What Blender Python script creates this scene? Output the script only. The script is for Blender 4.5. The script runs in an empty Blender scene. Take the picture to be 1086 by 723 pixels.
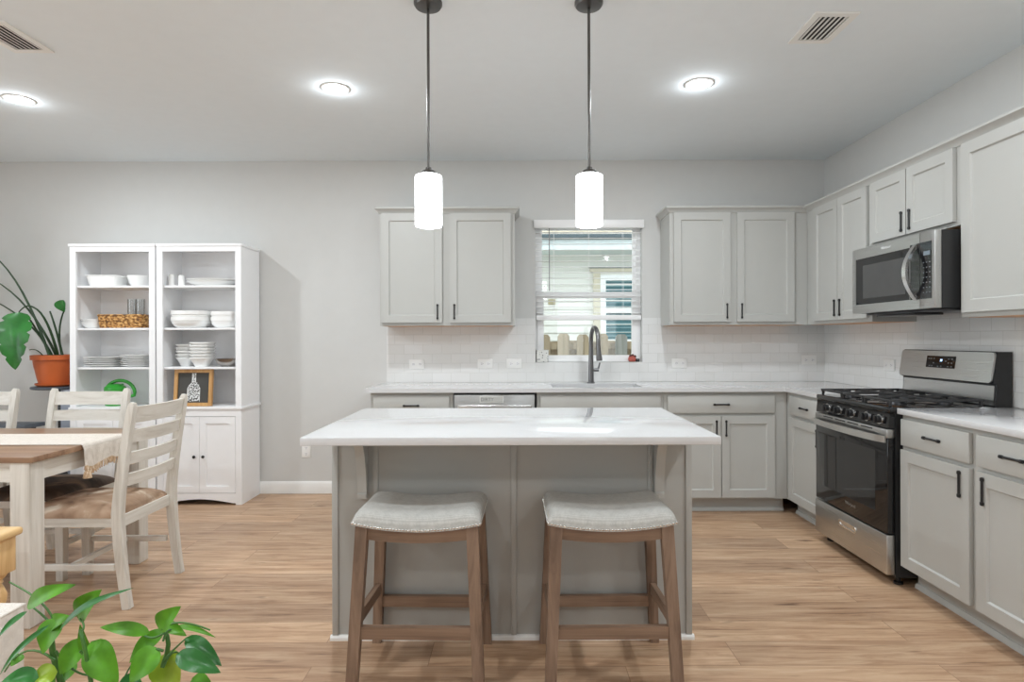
import bpy, bmesh, math, random
from mathutils import Vector, Matrix
random.seed(7)
S = bpy.context.scene
COL = S.collection
PI = math.pi

# ------------------------------------------------------------------ camera
FPX = 645.0                      # focal length in pixels of a 1086 px wide frame
H = 1.274                        # eye height
VX, VY = 548.0, 358.8            # principal vanishing point in the frame
ROLL = 0.003
cam_d = bpy.data.cameras.new('camera')
cam = bpy.data.objects.new('camera', cam_d); COL.objects.link(cam)
cam_d.sensor_width = 36.0; cam_d.sensor_fit = 'HORIZONTAL'
cam_d.lens = FPX / 1086 * 36
cam_d.shift_x = -(VX - 543.0) / 1086
cam_d.shift_y = -(361.5 - VY) / 1086
cam_d.clip_start = 0.05
cam.matrix_world = Matrix.Translation((0, 0, H)) @ Matrix.Rotation(PI/2, 4, 'X') @ Matrix.Rotation(-ROLL, 4, 'Z')
S.camera = cam

def at(px, py, Y):               # a point of the frame at the distance Y in front of the eye
    return Vector(((px - VX) * Y / FPX, Y, H - (py - VY + ROLL * (px - VX)) * Y / FPX))

# ------------------------------------------------------------------ light and exposure
W = bpy.data.worlds.new('sky'); S.world = W; W.use_nodes = True
wn = W.node_tree.nodes; wn['Background'].inputs[0].default_value = (0.90, 0.96, 1.0, 1)
wn['Background'].inputs[1].default_value = 2.1
S.view_settings.view_transform = 'Standard'; S.view_settings.look = 'None'
S.view_settings.gamma = 1.0; S.view_settings.use_curve_mapping = False
S.view_settings.exposure = 0.44
CAN_POWER = 13.0                 # each recessed ceiling light
SHADE_GLOW = 6.5                 # the opal pendant shades
S.cycles.use_denoising = True
S.cycles.max_bounces = 10; S.cycles.diffuse_bounces = 6
S.cycles.sample_clamp_indirect = 6.0

# ------------------------------------------------------------------ materials
def srgb(r, g, b):
    f = lambda c: (c/255/12.92) if c/255 <= 0.04045 else ((c/255 + .055)/1.055)**2.4
    return (f(r), f(g), f(b), 1)

def nodes(name):
    m = bpy.data.materials.new(name); m.use_nodes = True
    nt = m.node_tree; return m, nt, nt.nodes['Principled BSDF']

def N(nt, t, **kw):
    n = nt.nodes.new(t)
    for k, v in kw.items(): setattr(n, k, v)
    return n

def plain(name, col, rough=.5, metal=0.0, vary=.05, scale=12, bump=0.0, bscale=80, spec=.5, coat=0.0, stretch=(1,1,1)):
    m, nt, p = nodes(name)
    tc = N(nt, 'ShaderNodeTexCoord'); mp = N(nt, 'ShaderNodeMapping'); mp.inputs['Scale'].default_value = stretch
    nt.links.new(tc.outputs['Object'], mp.inputs['Vector'])
    no = N(nt, 'ShaderNodeTexNoise'); no.inputs['Scale'].default_value = scale; no.inputs['Detail'].default_value = 4
    nt.links.new(mp.outputs[0], no.inputs['Vector'])
    cr = N(nt, 'ShaderNodeValToRGB')
    lo = [c * (1 - vary) for c in col[:3]] + [1]; hi = [min(1, c * (1 + vary)) for c in col[:3]] + [1]
    cr.color_ramp.elements[0].color = lo; cr.color_ramp.elements[1].color = hi
    cr.color_ramp.elements[0].position = .3; cr.color_ramp.elements[1].position = .7
    nt.links.new(no.outputs['Fac'], cr.inputs[0]); nt.links.new(cr.outputs[0], p.inputs['Base Color'])
    p.inputs['Roughness'].default_value = rough; p.inputs['Metallic'].default_value = metal
    p.inputs['Specular IOR Level'].default_value = spec; p.inputs['Coat Weight'].default_value = coat
    if bump:
        n2 = N(nt, 'ShaderNodeTexNoise'); n2.inputs['Scale'].default_value = bscale
        nt.links.new(mp.outputs[0], n2.inputs['Vector'])
        b = N(nt, 'ShaderNodeBump'); b.inputs['Strength'].default_value = bump; b.inputs['Distance'].default_value = .004
        nt.links.new(n2.outputs['Fac'], b.inputs['Height']); nt.links.new(b.outputs[0], p.inputs['Normal'])
    return m

def wood(name, cols, axis='z', rough=.45, scale=1.0, fine=1.0, bump=.08):
    """grain running along one object axis; cols = list of (position, colour)"""
    m, nt, p = nodes(name)
    st = {'x': (1.6, 26, 26), 'y': (26, 1.6, 26), 'z': (26, 26, 1.6)}[axis]
    tc = N(nt, 'ShaderNodeTexCoord'); mp = N(nt, 'ShaderNodeMapping')
    mp.inputs['Scale'].default_value = [s * scale for s in st]
    nt.links.new(tc.outputs['Object'], mp.inputs['Vector'])
    no = N(nt, 'ShaderNodeTexNoise'); no.inputs['Scale'].default_value = fine; no.inputs['Detail'].default_value = 6
    no.inputs['Roughness'].default_value = .62; no.inputs['Distortion'].default_value = .6
    nt.links.new(mp.outputs[0], no.inputs['Vector'])
    cr = N(nt, 'ShaderNodeValToRGB'); e = cr.color_ramp.elements
    e[0].position, e[0].color = cols[0]; e[1].position, e[1].color = cols[-1]
    for pos, c in cols[1:-1]:
        x = e.new(pos); x.color = c
    nt.links.new(no.outputs['Fac'], cr.inputs[0]); nt.links.new(cr.outputs[0], p.inputs['Base Color'])
    p.inputs['Roughness'].default_value = rough
    b = N(nt, 'ShaderNodeBump'); b.inputs['Strength'].default_value = bump; b.inputs['Distance'].default_value = .003
    nt.links.new(no.outputs['Fac'], b.inputs['Height']); nt.links.new(b.outputs[0], p.inputs['Normal'])
    return m

def fabric(name, c1, c2, weave=420, rough=.9):
    m, nt, p = nodes(name)
    tc = N(nt, 'ShaderNodeTexCoord')
    w = []
    for d in ('X', 'Y'):
        x = N(nt, 'ShaderNodeTexWave', bands_direction=d); x.inputs['Scale'].default_value = weave / 6.28
        x.inputs['Distortion'].default_value = 2.5; x.inputs['Detail'].default_value = 2; x.inputs['Detail Scale'].default_value = 3
        nt.links.new(tc.outputs['Object'], x.inputs['Vector']); w.append(x)
    mx = N(nt, 'ShaderNodeMath', operation='MULTIPLY'); nt.links.new(w[0].outputs['Fac'], mx.inputs[0]); nt.links.new(w[1].outputs['Fac'], mx.inputs[1])
    no = N(nt, 'ShaderNodeTexNoise'); no.inputs['Scale'].default_value = 45; nt.links.new(tc.outputs['Object'], no.inputs['Vector'])
    ad = N(nt, 'ShaderNodeMath', operation='ADD'); nt.links.new(mx.outputs[0], ad.inputs[0]); nt.links.new(no.outputs['Fac'], ad.inputs[1])
    ml = N(nt, 'ShaderNodeMath', operation='MULTIPLY'); ml.inputs[1].default_value = .6; nt.links.new(ad.outputs[0], ml.inputs[0])
    cr = N(nt, 'ShaderNodeValToRGB'); cr.color_ramp.elements[0].color = c1; cr.color_ramp.elements[1].color = c2
    cr.color_ramp.elements[0].position = .15; cr.color_ramp.elements[1].position = .75
    nt.links.new(ml.outputs[0], cr.inputs[0]); nt.links.new(cr.outputs[0], p.inputs['Base Color'])
    p.inputs['Roughness'].default_value = rough; p.inputs['Specular IOR Level'].default_value = .2
    b = N(nt, 'ShaderNodeBump'); b.inputs['Strength'].default_value = .25; b.inputs['Distance'].default_value = .001
    nt.links.new(ml.outputs[0], b.inputs['Height']); nt.links.new(b.outputs[0], p.inputs['Normal'])
    return m

def glow(name, col, strength, base=None):
    m, nt, p = nodes(name)
    p.inputs['Base Color'].default_value = base or col
    p.inputs['Emission Color'].default_value = col; p.inputs['Emission Strength'].default_value = strength
    return m

def pane(name, tint=(1, 1, 1, 1), gloss=.08):
    m, nt, p = nodes(name); out = nt.nodes['Material Output']; nt.nodes.remove(p)
    t = N(nt, 'ShaderNodeBsdfTransparent'); t.inputs[0].default_value = tint
    g = N(nt, 'ShaderNodeBsdfGlossy'); g.inputs['Roughness'].default_value = .02
    lw = N(nt, 'ShaderNodeLayerWeight'); lw.inputs[0].default_value = .25
    ml = N(nt, 'ShaderNodeMath', operation='MULTIPLY_ADD'); ml.inputs[1].default_value = .5; ml.inputs[2].default_value = gloss * .3
    nt.links.new(lw.outputs['Fresnel'], ml.inputs[0])
    mx = N(nt, 'ShaderNodeMixShader'); nt.links.new(ml.outputs[0], mx.inputs[0])
    nt.links.new(t.outputs[0], mx.inputs[1]); nt.links.new(g.outputs[0], mx.inputs[2]); nt.links.new(mx.outputs[0], out.inputs['Surface'])
    return m

def floor_mat():
    m, nt, p = nodes('oak_planks')
    g = N(nt, 'ShaderNodeNewGeometry'); mp = N(nt, 'ShaderNodeMapping'); mp.inputs['Location'].default_value = (.35, .065, 0)
    nt.links.new(g.outputs['Position'], mp.inputs['Vector'])
    br = N(nt, 'ShaderNodeTexBrick', offset=.37, offset_frequency=2)
    for k, v in (('Scale', 1), ('Brick Width', 1.22), ('Row Height', .187), ('Mortar Size', .0012), ('Mortar Smooth', .2), ('Bias', 0)):
        br.inputs[k].default_value = v
    br.inputs['Color1'].default_value = (0, 0, 0, 1); br.inputs['Color2'].default_value = (1, 1, 1, 1); br.inputs['Mortar'].default_value = (.5, .5, .5, 1)
    nt.links.new(mp.outputs[0], br.inputs['Vector'])
    sc = N(nt, 'ShaderNodeMapping'); sc.inputs['Scale'].default_value = (1.5, 18, 1); nt.links.new(mp.outputs[0], sc.inputs['Vector'])
    w = N(nt, 'ShaderNodeMath', operation='MULTIPLY'); w.inputs[1].default_value = 23; nt.links.new(br.outputs['Color'], w.inputs[0])
    no = N(nt, 'ShaderNodeTexNoise', noise_dimensions='4D'); no.inputs['Scale'].default_value = 1.5; no.inputs['Detail'].default_value = 7
    no.inputs['Roughness'].default_value = .68; no.inputs['Distortion'].default_value = .9
    nt.links.new(sc.outputs[0], no.inputs['Vector']); nt.links.new(w.outputs[0], no.inputs['W'])
    cr = N(nt, 'ShaderNodeValToRGB'); e = cr.color_ramp.elements
    e[0].position = .27; e[0].color = srgb(128, 97, 74); e[1].position = .74; e[1].color = srgb(216, 191, 163)
    x = e.new(.42); x.color = srgb(176, 141, 112); x = e.new(.56); x.color = srgb(198, 166, 136)
    nt.links.new(no.outputs['Fac'], cr.inputs[0])
    tone = N(nt, 'ShaderNodeValToRGB'); tone.color_ramp.elements[0].color = (.80, .79, .79, 1); tone.color_ramp.elements[1].color = (1.06, 1.05, 1.03, 1)
    nt.links.new(br.outputs['Color'], tone.inputs[0])
    mu = N(nt, 'ShaderNodeMixRGB', blend_type='MULTIPLY'); mu.inputs[0].default_value = 1
    nt.links.new(cr.outputs[0], mu.inputs[1]); nt.links.new(tone.outputs[0], mu.inputs[2])
    jo = N(nt, 'ShaderNodeMixRGB'); nt.links.new(br.outputs['Fac'], jo.inputs[0]); nt.links.new(mu.outputs[0], jo.inputs[1])
    jo.inputs[2].default_value = srgb(132, 100, 76)
    # dark knots and streaks
    ks = N(nt, 'ShaderNodeMapping'); ks.inputs['Scale'].default_value = (4.0, 22, 1); nt.links.new(mp.outputs[0], ks.inputs['Vector'])
    kn = N(nt, 'ShaderNodeTexNoise'); kn.inputs['Scale'].default_value = 1.0; kn.inputs['Detail'].default_value = 2
    nt.links.new(ks.outputs[0], kn.inputs['Vector'])
    kr = N(nt, 'ShaderNodeValToRGB'); kr.color_ramp.elements[0].position = .665; kr.color_ramp.elements[1].position = .76
    nt.links.new(kn.outputs['Fac'], kr.inputs[0])
    km = N(nt, 'ShaderNodeMixRGB'); km.inputs[2].default_value = srgb(104, 74, 54)
    kf = N(nt, 'ShaderNodeMath', operation='MULTIPLY'); kf.inputs[1].default_value = .75; nt.links.new(kr.outputs[0], kf.inputs[0])
    nt.links.new(kf.outputs[0], km.inputs[0]); nt.links.new(jo.outputs[0], km.inputs[1])
    nt.links.new(km.outputs[0], p.inputs['Base Color'])
    p.inputs['Roughness'].default_value = .38; p.inputs['Specular IOR Level'].default_value = .4
    b = N(nt, 'ShaderNodeBump'); b.inputs['Strength'].default_value = .12; b.inputs['Distance'].default_value = .002
    nt.links.new(no.outputs['Fac'], b.inputs['Height']); nt.links.new(b.outputs[0], p.inputs['Normal'])
    return m

def tile_mat(name, axis):
    m, nt, p = nodes(name)
    g = N(nt, 'ShaderNodeNewGeometry'); se = N(nt, 'ShaderNodeSeparateXYZ'); co = N(nt, 'ShaderNodeCombineXYZ')
    nt.links.new(g.outputs['Position'], se.inputs[0])
    nt.links.new(se.outputs[axis], co.inputs[0])
    z = N(nt, 'ShaderNodeMath', operation='SUBTRACT'); z.inputs[1].default_value = .914; nt.links.new(se.outputs['Z'], z.inputs[0]); nt.links.new(z.outputs[0], co.inputs[1])
    br = N(nt, 'ShaderNodeTexBrick', offset=.5, offset_frequency=2); nt.links.new(co.outputs[0], br.inputs['Vector'])
    for k, v in (('Scale', 1), ('Brick Width', .155), ('Row Height', .0785), ('Mortar Size', .0016), ('Mortar Smooth', .3), ('Bias', 0)):
        br.inputs[k].default_value = v
    br.inputs['Color1'].default_value = srgb(222, 222, 220); br.inputs['Color2'].default_value = srgb(227, 227, 226); br.inputs['Mortar'].default_value = srgb(208, 208, 205)
    nt.links.new(br.outputs['Color'], p.inputs['Base Color'])
    p.inputs['Roughness'].default_value = .22
    b = N(nt, 'ShaderNodeBump', invert=True); b.inputs['Strength'].default_value = .5; b.inputs['Distance'].default_value = .0015
    nt.links.new(br.outputs['Fac'], b.inputs['Height']); nt.links.new(b.outputs[0], p.inputs['Normal'])
    return m

def steel(name, col, axis, rough=.28):
    m, nt, p = nodes(name)
    tc = N(nt, 'ShaderNodeTexCoord'); mp = N(nt, 'ShaderNodeMapping')
    mp.inputs['Scale'].default_value = {'x': (2, 400, 400), 'y': (400, 2, 400), 'z': (400, 400, 2)}[axis]
    nt.links.new(tc.outputs['Object'], mp.inputs[0])
    no = N(nt, 'ShaderNodeTexNoise'); no.inputs['Scale'].default_value = 1; no.inputs['Detail'].default_value = 3; nt.links.new(mp.outputs[0], no.inputs['Vector'])
    r = N(nt, 'ShaderNodeMapRange'); r.inputs['To Min'].default_value = rough - .05; r.inputs['To Max'].default_value = rough + .08
    nt.links.new(no.outputs['Fac'], r.inputs['Value']); nt.links.new(r.outputs[0], p.inputs['Roughness'])
    p.inputs['Base Color'].default_value = col; p.inputs['Metallic'].default_value = 1
    return m

M = {}
M['wall'] = plain('wall_paint', srgb(208, 208, 206), .85, bump=.05, bscale=300, vary=.008, spec=.2)
M['ceil'] = plain('ceiling_paint', srgb(232, 239, 243), .9, bump=.08, bscale=260, vary=.008, spec=.15)
M['trim'] = plain('white_trim_paint', srgb(240, 240, 238), .4, vary=.01)
M['vinyl'] = plain('white_vinyl', srgb(242, 242, 242), .35, vary=.01)
M['floor'] = floor_mat()
M['tile_b'] = tile_mat('subway_tile_back', 'X'); M['tile_r'] = tile_mat('subway_tile_right', 'Y')
M['cab'] = plain('grey_cabinet_paint', srgb(184, 184, 180), .42, vary=.012, scale=5)
M['island'] = plain('island_darker_grey', srgb(176, 176, 172), .45, vary=.012, scale=5)  # slightly darker than the cabinet grey
M['cabin'] = plain('cabinet_toe_paint', srgb(160, 159, 156), .5, vary=.02, scale=5)
M['cabwood'] = wood('cabinet_underside_wood', [(.3, srgb(196, 140, 92)), (.7, srgb(222, 172, 122))], 'y')
M['quartz'] = plain('white_quartz', srgb(210, 210, 211), .045, vary=.012, scale=40, spec=.55)
M['black'] = plain('black_metal', (.012, .012, .013, 1), .38, vary=.1, spec=.5)
M['blackplastic'] = plain('black_plastic', (.02, .02, .021, 1), .32, vary=.1)
M['blackglass'] = plain('black_glass', (.008, .008, .009, 1), .05, vary=.05, spec=.6)
M['iron'] = plain('cast_iron', (.03, .03, .031, 1), .5, vary=.2, bump=.3, bscale=300)
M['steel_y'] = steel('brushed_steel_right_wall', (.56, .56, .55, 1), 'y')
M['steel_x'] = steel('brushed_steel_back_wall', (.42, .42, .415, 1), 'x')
M['steel_lt'] = steel('polished_steel', (.78, .78, .77, 1), 'y', .22)
M['sinksteel'] = plain('sink_steel', (.45, .45, .45, 1), .3, 1, vary=.05)
M['gun'] = plain('gunmetal', (.10, .10, .105, 1), .3, .9, vary=.06)
M['gunlt'] = plain('gunmetal_finish', (.20, .20, .205, 1), .3, .9, vary=.05)
M['nickel'] = plain('dark_nickel', (.12, .115, .11, 1), .3, .9, vary=.06)
M['chrome'] = plain('nickel_nail', (.72, .71, .69, 1), .22, 1, vary=.05)
M['shade'] = glow('opal_glass', (.93, .98, 1, 1), SHADE_GLOW)
M['lens'] = glow('downlight_lens', (1, .98, .95, 1), 25)
M['stoolwood_z'] = wood('weathered_oak_upright', [(.28, srgb(92, 72, 58)), (.5, srgb(128, 104, 86)), (.75, srgb(154, 129, 109))], 'z', .55)
M['stoolwood_x'] = wood('weathered_oak_crosswise', [(.28, srgb(94, 74, 60)), (.5, srgb(132, 107, 88)), (.75, srgb(158, 132, 111))], 'x', .55)
M['stoolwood_y'] = wood('weathered_oak_lengthwise', [(.28, srgb(94, 74, 60)), (.5, srgb(132, 107, 88)), (.75, srgb(158, 132, 111))], 'y', .55)
M['linen'] = fabric('grey_linen', srgb(172, 172, 168), srgb(206, 206, 202))
M['white_z'] = wood('whitewashed_wood_upright', [(.25, srgb(186, 178, 166)), (.5, srgb(216, 211, 202)), (.8, srgb(234, 231, 225))], 'z', .5)
M['white_x'] = wood('whitewashed_wood_crosswise', [(.25, srgb(190, 182, 170)), (.5, srgb(218, 213, 204)), (.8, srgb(236, 233, 227))], 'x', .5)
M['white_y'] = wood('whitewashed_wood_lengthwise', [(.25, srgb(190, 182, 170)), (.5, srgb(218, 213, 204)), (.8, srgb(236, 233, 227))], 'y', .5)
M['tablewood'] = wood('brown_table_planks', [(.25, srgb(112, 84, 64)), (.5, srgb(148, 116, 92)), (.78, srgb(180, 148, 120))], 'x', .32, scale=.7)
M['pine'] = wood('pale_pine', [(.25, srgb(206, 164, 108)), (.5, srgb(228, 192, 138)), (.8, srgb(240, 212, 164))], 'y', .4)
M['pine_z'] = wood('pale_pine_upright', [(.25, srgb(200, 156, 100)), (.5, srgb(226, 188, 134)), (.8, srgb(238, 208, 160))], 'z', .4)
M['runner'] = fabric('oatmeal_cloth', srgb(206, 196, 184), srgb(233, 225, 216), 300)
M['fringe'] = fabric('fringe_yarn', srgb(186, 150, 112), srgb(232, 214, 190), 200)
def hide_mat(name, stops, st):
    m, nt, p = nodes(name)
    tc = N(nt, 'ShaderNodeTexCoord'); mp = N(nt, 'ShaderNodeMapping'); mp.inputs['Scale'].default_value = st; nt.links.new(tc.outputs['Object'], mp.inputs[0])
    n = N(nt, 'ShaderNodeTexNoise'); n.inputs['Scale'].default_value = 4.2; n.inputs['Detail'].default_value = 5; n.inputs['Distortion'].default_value = .8
    nt.links.new(mp.outputs[0], n.inputs['Vector'])
    cr = N(nt, 'ShaderNodeValToRGB'); e = cr.color_ramp.elements
    e[0].position, e[0].color = stops[0]; e[1].position, e[1].color = stops[-1]
    for q, c in stops[1:-1]: e.new(q).color = c
    nt.links.new(n.outputs['Fac'], cr.inputs[0]); nt.links.new(cr.outputs[0], p.inputs['Base Color'])
    p.inputs['Roughness'].default_value = .7; p.inputs['Specular IOR Level'].default_value = .25
    return m
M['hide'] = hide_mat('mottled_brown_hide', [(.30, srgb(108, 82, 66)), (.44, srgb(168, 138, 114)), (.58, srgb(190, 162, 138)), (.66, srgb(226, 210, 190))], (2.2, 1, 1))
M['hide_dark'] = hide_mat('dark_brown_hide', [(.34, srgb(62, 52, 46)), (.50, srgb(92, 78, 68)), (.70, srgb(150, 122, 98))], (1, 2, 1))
M['oatmeal'] = fabric('oatmeal_upholstery', srgb(208, 200, 190), srgb(236, 230, 222), 200)
M['shelf'] = plain('white_laminate', srgb(244, 244, 245), .4, vary=.008)
M['china'] = plain('white_china', srgb(243, 243, 241), .18, vary=.01)
M['knob'] = plain('dark_knob_metal', (.05, .048, .045, 1), .3, .8)
M['glass'] = pane('clear_glass', (.97, .98, .98, 1), .3)
M['winglass'] = pane('window_glass', (.985, 1, .995, 1), .1)
M['terracotta'] = plain('terracotta_plastic', srgb(196, 98, 48), .42, vary=.08, scale=6)
M['soil'] = plain('potting_soil', srgb(70, 52, 40), .95, vary=.4, scale=60, bump=.6)
M['leaf'] = plain('bright_leaf', srgb(88, 148, 36), .4, vary=.38, scale=16, spec=.3)
M['leaf2'] = plain('deep_leaf', srgb(44, 112, 46), .32, vary=.4, scale=9)
M['stem'] = plain('green_stem', srgb(70, 118, 52), .45, vary=.2)
M['stemd'] = plain('dark_green_stem', srgb(40, 66, 36), .45, vary=.3, scale=20)
M['slate'] = plain('dark_slate', srgb(76, 82, 90), .4, vary=.15)
M['bluegrey'] = plain('blue_grey_paint', srgb(150, 158, 172), .5, vary=.06)
M['canvas'] = plain('black_canvas', (.018, .018, .02, 1), .8, vary=.3, bump=.4, bscale=200)
M['paleblue'] = plain('pale_blue_fabric', srgb(160, 178, 204), .8, vary=.2, bump=.3)
M['greencan'] = plain('green_plastic', srgb(48, 152, 48), .32, vary=.08)
M['chalk'] = plain('charcoal_board', srgb(74, 73, 70), .8, vary=.06)
M['frameoak'] = wood('oak_picture_frame', [(.3, srgb(176, 128, 74)), (.7, srgb(214, 168, 108))], 'z')
M['metalbowl'] = plain('pewter', (.35, .33, .31, 1), .25, 1, vary=.15)
M['fence'] = wood('weathered_fence', [(.25, srgb(120, 108, 88)), (.5, srgb(168, 152, 126)), (.8, srgb(196, 182, 158))], 'z', .9, scale=.5)
M['fence_grey'] = wood('greyed_fence', [(.25, srgb(110, 112, 106)), (.5, srgb(150, 152, 146)), (.8, srgb(172, 174, 168))], 'z', .9, scale=.5)
M['rafter'] = plain('gutter_dark', srgb(70, 86, 92), .6)
M['fascia'] = plain('pale_blue_fascia', srgb(222, 234, 236), .6)
M['tan'] = plain('tan_trim_board', srgb(206, 200, 180), .7)
M['sidewhite'] = plain('white_exterior_trim', srgb(240, 243, 244), .5)
M['teal'] = plain('teal_dark_glass', srgb(58, 104, 112), .15, vary=.1)
M['tealblind'] = plain('teal_blind_slat', srgb(120, 160, 168), .4)
M['vent'] = plain('vent_white', srgb(236, 236, 233), .5, vary=.01)
M['dark'] = plain('dark_void', (.03, .03, .03, 1), .8)
M['printwhite'] = plain('white_print', srgb(236, 238, 238), .6, vary=.02)
M['keys'] = plain('key_print', srgb(120, 124, 128), .5, vary=.02)
M['digits'] = glow('display_digits', (.45, .68, 1, 1), 2.2)
M['magnet'] = plain('silver_magnet', srgb(214, 214, 210), .45)
M['greytext'] = plain('grey_print', srgb(120, 120, 118), .6)
M['coral'] = plain('coral_red', srgb(184, 92, 80), .5, vary=.2, scale=60)
M['maroon'] = plain('dark_maroon', srgb(86, 34, 34), .5)
M['outdoor'] = plain('lawn_soil', srgb(120, 118, 92), .95, vary=.3)
def siding_mat():
    return plain('lap_siding_paint', srgb(224, 225, 219), .7, vary=.015)
M['siding'] = siding_mat()
def roof_mat():
    m = plain('roof_shingles', srgb(176, 166, 146), .9, vary=.35, scale=14, stretch=(1, 3, 1)); return m
M['roof'] = roof_mat()
def speckle():
    m, nt, p = nodes('speckled_terrazzo')
    tc = N(nt, 'ShaderNodeTexCoord'); v = N(nt, 'ShaderNodeTexVoronoi'); v.inputs['Scale'].default_value = 62
    nt.links.new(tc.outputs['Object'], v.inputs['Vector'])
    cr = N(nt, 'ShaderNodeValToRGB'); cr.color_ramp.elements[0].position = .26; cr.color_ramp.elements[0].color = (.05, .05, .05, 1)
    cr.color_ramp.elements[1].position = .32; cr.color_ramp.elements[1].color = srgb(226, 226, 222)
    nt.links.new(v.outputs['Distance'], cr.inputs[0]); nt.links.new(cr.outputs[0], p.inputs['Base Color']); p.inputs['Roughness'].default_value = .5
    return m
M['speckle'] = speckle()
def wicker():
    m, nt, p = nodes('woven_wicker')
    tc = N(nt, 'ShaderNodeTexCoord'); mp = N(nt, 'ShaderNodeMapping'); mp.inputs['Scale'].default_value = (1, 1, 1.6); nt.links.new(tc.outputs['Object'], mp.inputs[0])
    n = N(nt, 'ShaderNodeTexNoise'); n.inputs['Scale'].default_value = 42; n.inputs['Detail'].default_value = 2; nt.links.new(mp.outputs[0], n.inputs['Vector'])
    cr = N(nt, 'ShaderNodeValToRGB'); e = cr.color_ramp.elements
    e[0].position = .36; e[0].color = srgb(92, 60, 28); e[1].position = .66; e[1].color = srgb(226, 184, 118); x = e.new(.5); x.color = srgb(172, 120, 62)
    nt.links.new(n.outputs['Fac'], cr.inputs[0]); nt.links.new(cr.outputs[0], p.inputs['Base Color']); p.inputs['Roughness'].default_value = .7
    b = N(nt, 'ShaderNodeBump'); b.inputs['Strength'].default_value = .8; b.inputs['Distance'].default_value = .006
    nt.links.new(n.outputs['Fac'], b.inputs['Height']); nt.links.new(b.outputs[0], p.inputs['Normal']); return m
M['wicker'] = wicker()

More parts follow.
